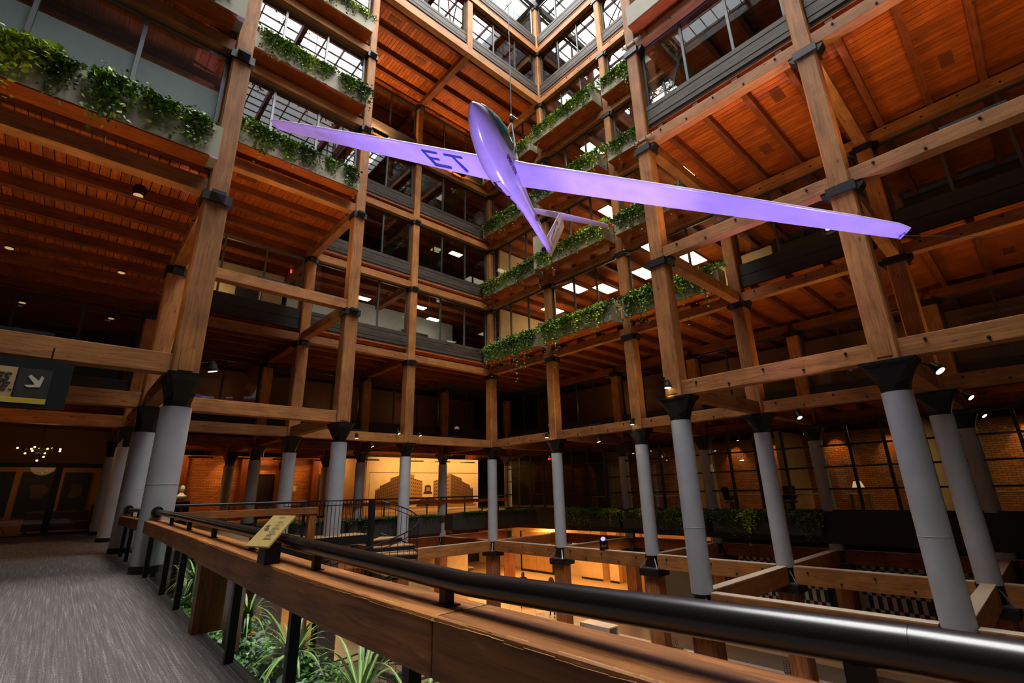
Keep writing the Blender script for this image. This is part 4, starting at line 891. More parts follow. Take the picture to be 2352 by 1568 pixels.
# ------------------------------------------------------------------ lower hall
CREAM = mat('cream_hall_wall', (.74, .52, .26), .7)
sbox('wall_13', -3.2, 5.0, LF, 2.3, 5.2, -2.3, CREAM); sbox('wall_14', 12.6, -4.5, LF, 12.8, 17, -1.5, CREAM)
t = thing('cabinet_wall', 'row of tall golden wood cupboards at the back of the lower hall', 'cabinet', (12, 8.7, LF)); gw = mat('golden_veneer', (.5, .27, .09), .4)
box('plinth', 11.62, 7.2, LF, 12.5, 10.4, LF + .15, IRON, t); box('side_panel', 11.55, 7.1, LF, 12.5, 7.2, -2.9, IRON, t)
for q in range(4): box('door', 11.6, 7.25 + q * .79, LF + .16, 12.5, 7.25 + q * .79 + .77, -2.9, gw, t)
box('side_panel', 11.55, 10.4, LF, 12.5, 10.5, -2.9, IRON, t)
sbox('wall_15', 11.85, 2.9, LF, 12.6, 4.66, -2.3, CREAM); sbox('wall_16', 11.85, 1.6, LF, 12.2, 2.3, -2.3, CREAM)
sbox('baseboard_2', 11.8, 2.9, LF, 11.85, 4.7, LF + .12, IRON); sbox('baseboard_3', 11.8, 1.6, LF, 11.85, 2.3, LF + .12, IRON)
MB().obox((8.2, -2.6, (LF - 2.6) / 2), (3.3, 2.0, 0), (-.03, .05, 0), (0, 0, (-2.6 - LF) / 2)).build('wall_17', gw, None)['kind'] = 'structure'
sbox('wall_18', 5.2, -9.0, LF, 5.4, -4.75, -2.62, mat('grey_partition', (.085, .082, .078), .6)); sbox('wall_19', 5.2, -9.1, -2.75, 9, -4.75, -2.62, mat('partition_top', (.2, .2, .19), .6))
sbox('wall_20', 5.6, -22, LF, 5.8, -9.1, -2.0, mat('grey_partition', (.085, .082, .078), .6))
CW, CK = mat('screen_cream', (.5, .42, .33), .5), mat('screen_black', (.01, .009, .009), .5)
for q, (ya, yb) in enumerate(((-9.3, -12.35), (-13.3, -15.25), (-15.4, -18.4))):
    t = thing('checkered_screen', ['black and cream checkered screen wall behind the middle right column', 'wide black and cream checkered screen left of the largest right column', 'checkered screen wall right of the largest right column'][q], 'screen', (5.1, (ya + yb) / 2, LF))
    box('backing', 5.28, yb, LF, 5.34, ya, -2.62, CW, t); tl = MB(); n_ = int((ya - yb) / .13); z = LF + .1; r_ = 0
    while z < -2.8:
        for c_ in range(n_):
            if (c_ + r_) % 2: continue
            yy = yb + c_ * .13; tl.box(5.26, yy + .003, z, 5.281, yy + .127, z + .4)
        z += .405; r_ += 1
    o = tl.build('black_tiles', CK, t); o['kind'] = 'stuff'
# pale band and low bench
sbox('trim_10', 2.15, -26, LF, 2.6, 4.2, LF + .02, mat('pale_floor_band', (.62, .48, .36), .5))
sbox('trim_11', 1.6, -26, LF, 2.15, 3.6, LF + .018, mat('grey_floor_band', (.3, .27, .23), .5))
t = thing('bench', 'white ledge box on the tiled floor below the rail', 'bench', (1.9, -4.2, LF)); box('top', 1.45, -5.4, LF + .42, 2.1, -3.9, LF + .47, WHITE, t); box('side_panel', 1.45, -5.4, LF, 1.5, -3.9, LF + .42, WHITE, t); box('side_panel', 2.05, -5.4, LF, 2.1, -3.9, LF + .42, WHITE, t)
def wire_chair(x, y, rz, lb):
    t = thing('wire_chair', lb, 'chair', (x, y, LF)); c = Vector((x, y, LF)); d = Vector((math.cos(rz), math.sin(rz), 0)); s = Vector((-d.y, d.x, 0))
    for a in (-1, 1):
        for b in (-1, 1): MB().tube(c + d * a * .2 + s * b * .2, c + d * a * .16 + s * b * .16 + Vector((0, 0, .44)), .012, n=6).build('leg', IRON, t)
    mb = MB()
    for q in range(7): f = (q - 3) / 3 * .2; mb.path([c + s * f + d * -.2 + Vector((0, 0, .45)), c + s * f + d * .15 + Vector((0, 0, .43)), c + s * f * 1.1 + d * .22 + Vector((0, 0, .55)), c + s * f * 1.1 + d * .28 + Vector((0, 0, .86))], .005, 4)
    for q in range(8): f = -.2 + q * .055; mb.tube(c + d * f - s * .2 + Vector((0, 0, .45)), c + d * f + s * .2 + Vector((0, 0, .45)), .005, n=4)
    for q in range(6): z = .55 + q * .06; mb.tube(c + d * (.22 + q * .01) - s * .22 + Vector((0, 0, z)), c + d * (.22 + q * .01) + s * .22 + Vector((0, 0, z)), .005, n=4)
    mb.build('wire_shell', IRON, t)
def cafe_table(x, y, lb, sx=.42, sy=.7):
    t = thing('cafe_table', lb, 'table', (x, y, LF)); box('table_top', x - sx / 2, y - sy / 2, LF + .72, x + sx / 2, y + sy / 2, LF + .75, WHITE, t, bevel=.006)
    MB().tube((x, y, LF), (x, y, LF + .72), .03).build('pedestal', IRON, t); MB().lathe([(.22, 0), (.22, .015), (.03, .03)], (x, y, LF), 16).build('foot', IRON, t)
cafe_table(-.1, -9.9, 'white cafe table between the two orange hall posts', .5, .7); cafe_table(-.58, -12.95, 'white cafe table nearest the bottom edge, right of the tall post', .46, .8)
wire_chair(-.55, -9.25, 1.9, 'black wire chair left of the first white cafe table'); wire_chair(-.75, -12.05, 1.9, 'black wire chair left of the nearest white cafe table')
wire_chair(1.0, -8.6, 3.2, 'black wire chair behind the first hall post, only legs showing'); wire_chair(1.1, -12.3, 3.6, 'black wire chair farther right, only its legs showing under the handrail')
t = thing('sofa', 'pale grey sofa on the hall floor seen under the timber rail', 'sofa', (-7.7, -4.6, LF)); gs = mat('pale_grey_upholstery', (.4, .4, .41), .8)
box('seat', -8.6, -5.3, LF + .12, -7.2, -4.1, LF + .42, gs, t, bevel=.05); box('backrest', -7.5, -5.3, LF + .2, -7.15, -4.1, LF + .75, gs, t, bevel=.08); box('armrest', -8.6, -4.25, LF + .15, -7.2, -3.95, LF + .6, gs, t, bevel=.07)
for a in (-8.5, -7.3):
    for b in (-5.2, -4.1): box('leg', a, b, LF, a + .05, b + .05, LF + .14, IRON, t)
t = thing('rug', 'black and tan striped rug beside the grey sofa', 'rug', (-6.0, -3, LF)); box('rug_base', -6.8, -5.6, LF, -4.6, -1.2, LF + .012, mat('tan_rug', (.4, .24, .13), .9), t)
for q in range(9): box('stripe', -6.75, -5.45 + q * .48, LF + .012, -4.65, -5.23 + q * .48, LF + .016, mat('black_rug_stripe', (.012, .012, .012), .9), t)
sbox('floor', -14.3, -8, LF, -8.0, 4, LF + .01, mat('dark_hall_carpet', (.05, .035, .028), .95))
t = thing('barstool_hat', 'round dark lamp top on the cream wall side, behind the handrail', 'stand', (4.2, 7.4, LF)); MB().tube((4.2, 7.4, LF), (4.2, 7.4, -4.6), .03).build('stem', IRON, t); MB().lathe([(.3, -.0), (.34, .06), (.3, .14), (.1, .18)], (4.2, 7.4, -4.6), 20).build('round_top', mat('dark_bronze', (.07, .035, .015), .5), t, smooth=True); MB().lathe([(.25, 0), (.25, .02)], (4.2, 7.4, LF), 16).build('foot', IRON, t)
t['label'] = 'dark round topped stand against the bright cream wall in the hall'; t.name = 'display_stand'
t = thing('string_barrier', 'thin orange strings stretched beside the low grey band of the hall floor', 'strings', (2.4, 0, LF))
for q, (a, b) in enumerate(((1.1, 1.5), (.6, .6), (-.1, -.5))): MB().tube((2.3, a, LF + 1.0), (2.3, b, LF), .008, n=5).build('string', mat('orange_string', (.7, .15, .05), .6), t)
# people in the hall: only head and shoulders show above the handrail
def person(lb, x, y, face, skin, hair, cloth, hood=False, curly=False, hz=-4.05):
    """standing figure grown from a jointed skeleton"""
    t = thing('person', lb, 'person', (x, y, LF)); Ht = (hz - LF); k = Ht / 1.72; c = Vector((x, y, LF)); d = Vector((math.cos(face), math.sin(face), 0)); s = Vector((-d.y, d.x, 0))
    P = lambda f, l_, z: c + (d * f + s * l_ + Vector((0, 0, z))) * k
    V = [(P(0, 0, .95), .15), (P(0, 0, 1.15), .13), (P(0, 0, 1.36), .15), (P(0, 0, 1.48), .06), (P(.01, 0, 1.58), .075), (P(.01, 0, 1.68), .07)]
    E_ = [(0, 1), (1, 2), (2, 3), (3, 4), (4, 5)]
    def ch(st, pts):
        pr = st
        for p, r_ in pts: V.append((p, r_)); E_.append((pr, len(V) - 1)); pr = len(V) - 1
    for q in (-1, 1):
        ch(2, [(P(0, q * .17, 1.4), .07), (P(-.02, q * .24, 1.15), .048), (P(.06, q * .25, .9), .036), (P(.1, q * .24, .82), .03)])
        ch(0, [(P(0, q * .1, .86), .1), (P(.02, q * .11, .48), .06), (P(-.01, q * .11, .09), .04), (P(.14, q * .12, .04), .035)])
    me = bpy.data.meshes.new('body'); me.from_pydata([tuple(v - c) for v, r_ in V], E_, []); o = link('body', me, cloth, t, c)
    sk = o.modifiers.new('skin', 'SKIN'); su = o.modifiers.new('sub', 'SUBSURF'); su.levels = 2; su.render_levels = 2
    for q, (v, r_) in enumerate(V): me.skin_vertices[0].data[q].radius = (r_ * k, r_ * k)
    me.skin_vertices[0].data[0].use_root = True
    hc = P(.02, 0, 1.6)
    bmh = bmesh.new(); bmesh.ops.create_uvsphere(bmh, u_segments=20, v_segments=14, radius=1)
    for v in bmh.verts:
        f, l_, z = v.co.x, v.co.y, v.co.z
        fr = .095 * f * (1 + (.12 if (f > .9 and abs(l_) < .25 and -.3 < z < .1) else 0)); v.co = (d * fr + s * (l_ * .075 * (1 - .18 * max(0, -z))) + Vector((0, 0, z * .12))) * k
    mh = bpy.data.meshes.new('head'); bmh.to_mesh(mh); bmh.free(); [setattr(p, 'use_smooth', True) for p in mh.polygons]; link('head', mh, skin, t, hc)
    for q in (-1, 1): MB().lathe([(.004, 0), (.012, .006), (.004, .012)], tuple(hc + (d * .088 + s * q * .032 + Vector((0, 0, .012))) * k), 8).build('eye', mat('eye_dark', (.02, .015, .01), .3), t)
    MB().obox(hc + (d * .09 + Vector((0, 0, -.055))) * k, d * .006, s * .024, (0, 0, .005)).build('mouth', mat('lip', (.25, .08, .06), .6), t)
    for q in (-1, 1): MB().obox(hc + s * q * .078 * k, d * .015, s * .006, (0, 0, .028)).build('ear', skin, t, bevel=.004)
    r_ = random.Random(5); hb = MB()
    if curly:
        for q in range(170):
            a = Vector((r_.gauss(0, 1), r_.gauss(0, 1), r_.gauss(0, 1))).normalized()
            if a.dot(d) > .45 and a.z < .45 or a.z < -.7: continue
            p = hc + Vector((a.x * .11, a.y * .11, a.z * .14 + .01)) * k; b = a.orthogonal().normalized() * .028; e = a.cross(b); hb.poly([p + b, p + e, p - b, p - e], a * .03)
        hb.build('curly_hair', hair, t)
    else:
        bmh = bmesh.new(); bmesh.ops.create_uvsphere(bmh, u_segments=18, v_segments=12, radius=1)
        kill = [v for v in bmh.verts if (v.co.x > .35 and v.co.z < .42) or v.co.z < (-.9 if hood else -.25)]; bmesh.ops.delete(bmh, geom=kill, context='VERTS')
        for v in bmh.verts: f, l_, z = v.co; v.co = (d * f * .108 + s * l_ * .09 + Vector((0, 0, z * .135 + .004))) * k
        mh = bpy.data.meshes.new('hair'); bmh.to_mesh(mh); bmh.free(); [setattr(p, 'use_smooth', True) for p in mh.polygons]; link('headscarf' if hood else 'hair', mh, hair, t, hc)
    return t
person('person in dark clothes with a dark head covering in the lower hall', 3.2, 1.4, -2.3, mat('brown_skin', (.14, .06, .03), .6), mat('dark_scarf', (.03, .014, .012), .8), mat('dark_coat', (.03, .02, .022), .8), hood=True)
person('person with bushy brown hair seen from behind beside the hall post', 2.9, -.95, 1.0, mat('tan_skin', (.4, .22, .13), .6), mat('brown_curls', (.16, .07, .025), .8), mat('brown_coat', (.09, .05, .03), .8), curly=True, hz=-4.1)

# ------------------------------------------------------------------ planting bed behind the rail glass
t = thing('planting_bed', 'raised planting bed along the foot of the foreground rail glass', 'planter', (-13.7, -13.5, -1.75))
box('bed_box', -14.55, -19.5, -2.1, -13.75, -9.1, -1.64, DPLANT, t); box('soil', -14.5, -19.4, -1.64, -13.8, -9.2, -1.61, MATS['soil'], t)
def ground_cover(lb, x0_, x1_, y0_, y1_, z, n_, size, m, seed):
    r_ = random.Random(seed); mb = MB()
    for q in range(n_):
        cx_, cy_ = r_.uniform(x0_, x1_), r_.uniform(y0_, y1_); h = r_.uniform(.02, .26) * (.7 + .6 * noise.noise((cx_ * 2, cy_ * 2, 0)))
        a = r_.uniform(0, 2 * PI); tilt = r_.uniform(-.1, .9); d = Vector((math.cos(a) * math.cos(tilt), math.sin(a) * math.cos(tilt), math.sin(tilt))); s_ = Vector((-math.sin(a), math.cos(a), r_.uniform(-.5, .5))).normalized()
        L = size * r_.uniform(.6, 1.3); p = Vector((cx_, cy_, z + h)); w_ = L * .36; k = len(mb.v); up = d.cross(s_) * L * .12
        mb.v += [tuple(p), tuple(p + d * L * .3 + s_ * w_ + up), tuple(p + d * L * .75 + s_ * w_ * .7 + up), tuple(p + d * L), tuple(p + d * L * .75 - s_ * w_ * .7 + up), tuple(p + d * L * .3 - s_ * w_ + up)]
        mb.f += [(k, k + 1, k + 2, k + 3), (k, k + 3, k + 4, k + 5)]
    o = mb.build('ground_cover', m, None); tag(o, lb, 'plant'); o['kind'] = 'stuff'; return o
ground_cover('low bright green leafy ground cover filling the bed behind the rail glass', -14.54, -13.72, -18.6, -9.2, -1.61, 7500, .062, leafmat('bed_green', (.03, .1, .01), (.09, .26, .02), (.22, .42, .05)), 3)
ground_cover('glossy grey green leaves among the bright ground cover', -14.5, -13.75, -16.8, -11.2, -1.58, 600, .09, leafmat('glossy_green', (.05, .09, .05), (.14, .22, .14), (.4, .46, .38)), 8)
SPD = mat('spider_green', (.13, .27, .04), .4); SPY = mat('spider_stripe', (.6, .66, .2), .4)
def spider(lb, x, y, z, R, n_, seed):
    r_ = random.Random(seed); t = thing('spider_plant', lb, 'plant', (x, y, z - .02)); c = Vector((x, y, z))
    g, st = MB(), MB()
    for q in range(n_):
        a = r_.uniform(0, 2 * PI); L = R * r_.uniform(.6, 1.15); up = r_.uniform(.5, 1.5); d = Vector((math.cos(a), math.sin(a), 0)); s_ = Vector((-d.y, d.x, 0)); pts = []
        for i in range(8): f = i / 7; pts.append(c + d * (L * (f ** .9) * (1.3 - .45 * min(1.2, up))) + Vector((0, 0, L * (up * f - (.55 + up * .5) * f * f * (1.2 if up < 1.1 else .6)))))
        for i in range(7):
            for mb, w_, o_ in ((g, .017, 0), (st, .005, .002)):
                wa = w_ * (1 - (i / 7) ** 2) + .001; wb = w_ * (1 - ((i + 1) / 7) ** 2) + .0005
                mb.quad(pts[i] - s_ * wa + Vector((0, 0, o_)), pts[i] + s_ * wa + Vector((0, 0, o_)), pts[i + 1] + s_ * wb + Vector((0, 0, o_)), pts[i + 1] - s_ * wb + Vector((0, 0, o_)))
    o = g.build('leaves', SPD, t); o['kind'] = 'stuff'; o = st.build('leaf_stripes', SPY, t); o['kind'] = 'stuff'
    MB().lathe([(.03, -.2), (.05, 0), (.02, .05)], (x, y, z), 8).build('crown', SPD, t)
spider('largest spider plant, bottom centre under the timber rail', -14.0, -15.25, -1.36, .58, 46, 1); spider('spider plant between the second and third black rail posts', -14.0, -13.9, -1.38, .5, 60, 2)
spider('spider plant just right of the wooden rail leg', -13.95, -12.2, -1.34, .46, 54, 3); spider('spider plant left of the wooden rail leg, between black posts', -14.1, -10.0, -1.14, .42, 44, 4); spider('spider plant at the bottom edge left of the grey sofa', -13.9, -15.9, -1.42, .5, 40, 5)
spider('smallest spider plant nearest the grey column', -14.15, -9.5, -1.2, .32, 34, 6)

# ------------------------------------------------------------------ fixtures on the beams
def head(lb, p, aim=(0, 0, -1), anchor=None, e=30, r=.075, lit=True):
    t = thing('spotlight', lb, 'spotlight', p); p = Vector(p); a = Vector(aim).normalized()
    s_ = MB(); s_.tube(p - a * .09, p - a * .03, r * .62, r * .7, 16).tube(p - a * .03, p + a * .06, r * .82, r * 1.05, 16).tube(p + a * .06, p + a * .1, r * 1.12, r * 1.12, 16, caps=True)
    s_.build('housing', IRON, t, smooth=True); MB().tube(p + a * .101, p + a * .106, r * .9, n=16).build('lens', LAMP, t)
    if anchor: MB().path([p - a * .06, Vector(anchor)], .014).build('bracket', IRON, t); MB().obox(Vector(anchor), (.03, 0, 0), (0, .03, 0), (0, 0, .05)).build('mount', IRON, t)
    spot('spotlight_beam', tuple(p + a * .13), tuple(p + a * 3), e, (1, .72, .4), 70, .7, .04)
head('large black spotlight on the nearest left column, just under the timber post', (-14.16, -8.9, 2.35), (.25, .1, -1), (-14.35, -8.8, 2.4), 60, .085)
head('black spotlight in front of the tall near column right of centre', (-5.2, -12.98, 2.45), (-.05, 0, -1), (-5.12, -12.85, 2.6), 60, .085)
head('black spotlight on the second right column capital', (-.35, -8.62, 2.4), (0, 0, -1), (-.23, -8.62, 2.5), 40)
head('black spotlight on the first right column capital', (-.32, -4.15, 2.34), (0, 0, -1), (-.22, -4.2, 2.45), 40)
head('black spotlight hung under the beam between first and second right columns', (-.2, -6.84, 1.92), (.2, -.3, -1), (-.05, -6.84, 2.14), 30)
head('black spotlight under the beam behind the biggest right column gap', (-.2, -14.2, 1.95), (-.3, -.5, -1), (-.05, -14.2, 2.14), 40)
head('black spotlight on the biggest right column', (-4.6, -17.9, 1.95), (-.3, -.7, -1), (-4.75, -17.6, 2.1), 50, .085)
head('spotlight at the right edge above the second big grey column', (-.2, -17.9, 1.95), (-.3, -.8, -1), (-.1, -17.6, 2.1), 40)
head('small spotlight at the right edge farthest back', (4.7, -17.75, 1.95), (-.3, -.8, -1), (4.8, -17.5, 2.1), 30)
head('small black spotlight behind the stair column, on the long beam', (-7.35, -.35, 2.3), (0, 0, -1), (-7.3, -.14, 2.35), 20, .07)
head('small spotlight left of the first left column, on the beam', (-5.5, -.33, 2.58), (.4, -.3, -1), (-5.45, -.1, 2.52), 20, .06)
head('small spotlight right of the first left column, on the beam', (-4.45, -.33, 2.55), (.4, -.3, -1), (-4.4, -.1, 2.5), 20, .06)
head('small spotlight hung below the beam right of the stair column', (-6.62, -.2, 2.0), (.5, -.2, -1), (-6.6, -.05, 2.14), 20, .065)
for q, (x, y, z) in enumerate(((7.6, -3.2, 2.0), (5.6, -9.9, 2.0), (5.4, -12.6, 2.0), (6.2, 2.0, 2.0))):
    head(['tiny spotlight behind the window wall near the first planter', 'tiny spotlight over the left pane of the third planter room', 'tiny spotlight in the window beside the fourth dim column', 'tiny spotlight in the yellow room by the corner'][q], (x, y, z), (0, 0, -1), (x, y, 2.78), 15, .05)
for q, (x, y) in enumerate(((-15.74, -7.2), (-17.9, -2.4), (-15.65, -2.4), (-17.82, 2.25), (-15.57, 2.35))):
    t = thing('ceiling_can_light', ['nearest round can light under the orange boards at upper left', 'round can light at the left edge, second row', 'round can light second row, right', 'small can light at the left edge, third row', 'small can light third row, right'][q], 'ceiling light', (x, y, 6.12))
    MB().tube((x, y, 6.2), (x, y, 6.42), .1, n=20).build('housing', IRON, t); MB().lathe([(.085, -.012), (.085, .0)], (x, y, 6.2), 18).build('lens', mat('warm_frosted_lens', (.5, .36, .2), .5, emit=(1, .6, .28), estr=.5), t)
    if q: spot('can_beam', (x, y, 6.1), (x, y + .6, 0), 150, (1, .5, .18), 80, .8, .08)
# added uplights on the beams, put in to brighten the board ceilings
def added_uplight(lb, x, y, z, e, sx=.9, sy=.25, rot=(PI, 0, 0), col=(1, .62, .28)):
    t = thing('added_uplight', lb, 'added_uplight', (x, y, z)); box('tray', x - sx / 2, y - sy / 2, z, x + sx / 2, y + sy / 2, z + .06, IRON, t)
    if z > 16: [box('arm', x + q - .02, y, z - .03, x + q + .02, .1, z, IRON, t) for q in (-.3, .3)]
    area('added_uplight_glow', (x, y, z + .075), sx * .9, e, col, rot, sizey=sy * .8)
UP = [('added long black trough light on the beam left of the nearest column', -16.8, -8.7, 2.5, 42, .9, .25), ('added black trough light on the left edge beam, second row', -16.9, -4.4, 2.5, 14, .9, .25), ('added black trough light on the beam, third walkway row', -16.9, 0, 2.5, 4, .9, .25),
      ('added black trough light on the tie beam between nearest column and stair column', -12.2, -4.4, 6.17, 80, .9, .25), ('added black trough light on the second tier beam left of the first left column', -7.3, 0, 2.52, 16, .9, .22), ('added black trough light on the lowest beam near the far corner', -2.5, 0, 2.52, 16, .9, .22),
      ('added black trough light on the beam right of the tall near column', -4.9, -15.1, 6.17, 100, .25, .9), ('added black trough light on the beam right of the biggest column', -4.9, -19.4, 6.17, 85, .25, .9), ('added black trough light on the corner to first column beam', 0, -2.2, 2.52, 20, .22, .9), ('added black trough light on the first to second column beam', 0, -6.5, 2.52, 28, .22, .9),
      ('added black trough light on the beam behind the tall near column', 0, -10.9, 2.52, 38, .22, .9), ('added black trough light on the beam behind the near pair of columns', 0, -15.2, 2.52, 42, .22, .9), ('added black trough light on the beam at the right edge', 0, -19.4, 2.52, 42, .22, .9),
      ('added black trough light on the fourth tier sill left of the glider nose', -7.3, -.35, 16.95 + .1, 150, .9, .22), ('added black trough light on the fourth tier sill right of the glider nose', -2.5, -.35, 16.95 + .1, 150, .9, .22)]
for a in UP: added_uplight(a[0], *a[1:5], sx=a[5], sy=a[6])
for k, y, x, lb in ((2, -13.9, 6.2, 'upper right of the two close round downlights below the right wing'), (2, -14.9, 5.6, 'round downlight nearest the right wing edge in the dark ceiling'), (2, -12.6, 6.2, 'lowest left round downlight in the dark ceiling'), (2, -18.7, 6.3, 'single round downlight right of the biggest column, dark ceiling')):
    t = thing('downlight', lb, 'ceiling light', (x - .9, y - .2, 9.55), 'downlights in the dark third level ceiling'); MB().lathe([(.09, 0), (.09, .02)], (x - .9, y - .2, 9.55), 16).build('lens', LAMP, t); MB().lathe([(.12, .02), (.12, .51)], (x - .9, y - .2, 9.55), 16).build('trim_ring', IRON, t)
# office ceiling panels
PE = emis('office_panel_glow', (1, .84, .5), 6)
for q, (x, y, z) in enumerate(((2.1, -8.4, 9.3), (2.45, -10.6, 9.3), (2.1, -6.2, 9.3), (.9, -5.3, 9.3), (.5, -10.0, 9.35), (2.2, -2.6, 9.3), (1.4, -3.0, 12.9), (1.7, -7.2, 12.9), (2.6, -9.4, 12.9), (1.8, -11.4, 12.9), (1.2, -6.8, 16.5), (1.2, -11, 16.5), (.95, -5.8, 20.1), (-1.6, 1.1, 12.9), (-2.0, 2.6, 9.3), (-3.6, 1.5, 9.3), (-6.4, 2.2, 9.3))):
    t = thing('ceiling_panel', f'glowing rectangular office ceiling panel of the {STO[min(6, int((z - 2) / 3.6))]} level', 'ceiling light', (x, y, z), 'glowing office ceiling panels')
    s_ = 1 if q < 13 else .6
    box('panel_glow', x - .6 * s_, y - .3 * s_, z, x + .6 * s_, y + .3 * s_, z + .02, PE, t); box('housing', x - .63 * s_, y - .33 * s_, z + .02, x + .63 * s_, y + .33 * s_, z + .07, ALU, t); MB().tube((x, y, z + .07), (x, y, z + .76), .008, n=5).build('rod', IRON, t)
for k, e in {1: 75, 2: 75, 3: 45, 4: 40}.items():
    for y in (-1.8, -6.2, -10.8): point('office_light', (3.1, y, H[k] + 2.6), e, (1, .72, .36), .5)
[point('back_office_light', (x, 2.2, 8.3), e, c_, .4) for x, e, c_ in ((-2, 22, (1, .86, .66)), (-5, 22, (1, .86, .66)), (-8, 18, (1, .86, .66)), (-12.4, 16, (1, .7, .35)))]
# office interiors: partitions and a desk with a red display
for k in (1, 2, 3, 4):
    z = H[k] + .86
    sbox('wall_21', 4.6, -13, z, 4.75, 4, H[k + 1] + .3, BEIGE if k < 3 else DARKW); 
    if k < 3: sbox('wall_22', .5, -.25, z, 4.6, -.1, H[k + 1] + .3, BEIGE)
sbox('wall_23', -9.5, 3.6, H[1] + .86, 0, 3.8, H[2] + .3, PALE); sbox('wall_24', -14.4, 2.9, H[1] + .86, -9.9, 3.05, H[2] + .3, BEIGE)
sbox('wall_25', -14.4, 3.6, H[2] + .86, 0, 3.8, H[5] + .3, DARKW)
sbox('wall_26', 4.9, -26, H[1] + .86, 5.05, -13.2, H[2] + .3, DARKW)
d = struct('door_3', (-11.3, 2.85, H[1] + .86)); box('door_leaf', -11.8, 2.84, H[1] + .86, -10.9, 2.9, H[1] + 2.95, mat('dark_door', (.02, .01, .008), .5), d)
d = struct('door_4', (-2.6, 3.5, H[1] + .86)); box('door_leaf', -3.4, 3.52, H[1] + .86, -2.6, 3.58, H[1] + 2.95, mat('dark_door', (.02, .01, .008), .5), d); box('door_leaf', -2.55, 3.52, H[1] + .86, -1.75, 3.58, H[1] + 2.95, mat('dark_door', (.02, .01, .008), .5), d)
t = thing('office_desk', 'office desk with steel legs behind the leafy planter, second level', 'desk', (1.0, -6.2, H[1] + .86)); z = H[1] + .86
box('desk_top', .45, -7.1, z + .98, 1.15, -5.3, z + 1.02, ALU, t)
for yy in (-7.0, -5.4): MB().path([(.5, yy, z), (.5, yy, z + .98), (1.1, yy, z + .98), (1.1, yy, z)], .022).build('leg', ALU, t)
t = thing('display', 'red display board with white lines standing on the office desk', 'screen', (.7, -6.4, z + 1.02)); box('panel', .68, -6.75, z + 1.03, .72, -6.15, z + 1.5, mat('red_board', (.3, .01, .015), .5), t)
for q in range(3): box('white_line', .675, -6.68, z + 1.2 + q * .07, .68, -6.3, z + 1.215 + q * .07, WHITE, t)
box('foot', .64, -6.6, z + 1.02, .76, -6.3, z + 1.035, IRON, t)
t = thing('box', 'white paper block on the office desk beside the red display', 'box', (.7, -5.95, z + 1.02)); box('block', .64, -6.02, z + 1.02, .76, -5.92, z + 1.35, WHITE, t)
# dim rooms behind the black glass of the first level
BRN = mat('dim_brown_panel', (.22, .09, .035), .6)
sbox('wall_27', 7.6, -20, H[0] + .86, 7.75, 4, H[1] + .3, BRN); sbox('wall_28', -14, 7.4, H[0] + .86, 4.6, 7.55, H[1] + .3, BRN)
for p_ in ((6.4, -3, 5), (6.4, -9, 5), (6.6, -16, 4), (-1, 6.2, 4), (-6, 6.2, 3), (-11, 6.2, 3)): point('dim_room_lamp', (p_[0], p_[1], 4.8), p_[2] * 1.6, (1, .6, .28), .2)
# net sculpture behind the upper right window
t = thing('hanging_net', 'fan of pale cords gathered in a netted knot behind the upper right window', 'net', (-4.2, -13.9, 11.4)); z = 11.95
kn = Vector((-4.25, -13.62, 11.75)); cd = mat('pale_cord', (.3, .33, .32), .6)
for q in range(9): f = q / 8; e = Vector((-4.3, -14.0 - .35 * (1 - f), 12.6 - f * .6)); MB().tube(kn + Vector((0, -.05 - .02 * q, .25 - f * .45)), e, .008, n=5).build('cord', cd, t)
for q in range(6): MB().tube(kn + Vector((0, 0, -.2)), Vector((-4.2, -13.5 - q * .09, 10.86)), .006, n=5).build('cord', cd, t)
nb = MB(); r_ = random.Random(4)
for q in range(60): a = Vector((r_.gauss(0, .1), r_.gauss(0, .1), r_.gauss(0, .16))); b = a + Vector((r_.gauss(0, .08), r_.gauss(0, .08), r_.gauss(0, .08))); nb.tube(kn + a, kn + b, .006, n=4)
o = nb.build('netted_knot', mat('dark_cord', (.03, .05, .045), .6), t); o['kind'] = 'stuff'
# pale board panel standing in the third level planter row
t = thing('board_panel', 'pale vertical board beside the glider tail, above the planter', 'panel', (-.75, -4.45, H[2] + 1.3)); box('board', -.95, -4.62, H[2] + .7, -.5, -4.4, H[2] + 2.4, PLANT, t)
# iron brackets bolted across the tall near column
for k in (2, 3):
    t = thing('tie_strap', f'flat bolted steel strap across the tall near column, {STO[k]} level', 'strap', (-5.1, -13.0, H[k] + .3)); box('plate', -5.11, -13.45, H[k] + .28, -5.085, -12.75, H[k] + .36, mat('painted_strap', (.35, .22, .12), .5), t)
    for yy in (-13.38, -13.2, -12.95, -12.82): MB().tube((-5.125, yy, H[k] + .32), (-5.11, yy, H[k] + .32), .018, n=8).build('bolt', IRON, t)
# moving heads that colour the glider; those on the hall floor are added, unseen
def moving_head(lb, p, tgt, e, deg):
    t = thing('moving_head', lb, 'stage light', p); p = Vector(p); d = (Vector(tgt) - p).normalized(); s_ = d.cross(Vector((0, 0, 1))).normalized()
    MB().box(p.x - .14, p.y - .11, p.z, p.x + .14, p.y + .11, p.z + .1).build('base', IRON, t, bevel=.01); h = p + Vector((0, 0, .3))
    for q in (-1, 1): MB().obox(h + s_ * q * .12 - Vector((0, 0, .09)), (.03, 0, 0), s_ * .015, (0, 0, .13)).build('yoke_arm', IRON, t)
    MB().tube(h - d * .12, h + d * .16, .09, .1, 18).build('head', IRON, t, smooth=True); MB().tube(h + d * .161, h + d * .168, .085, n=18).build('lens', emis('violet_lens', (.12, .1, 1), 6), t)
    spot('violet_beam', tuple(h + d * .22), tgt, e, VIOLET, deg, .35, .05)
moving_head('moving head stage light with blue lens on the beam past the first right column', (0, -6.6, -2.19), (-9.6, -12.2, 6.6), 4800, 30)
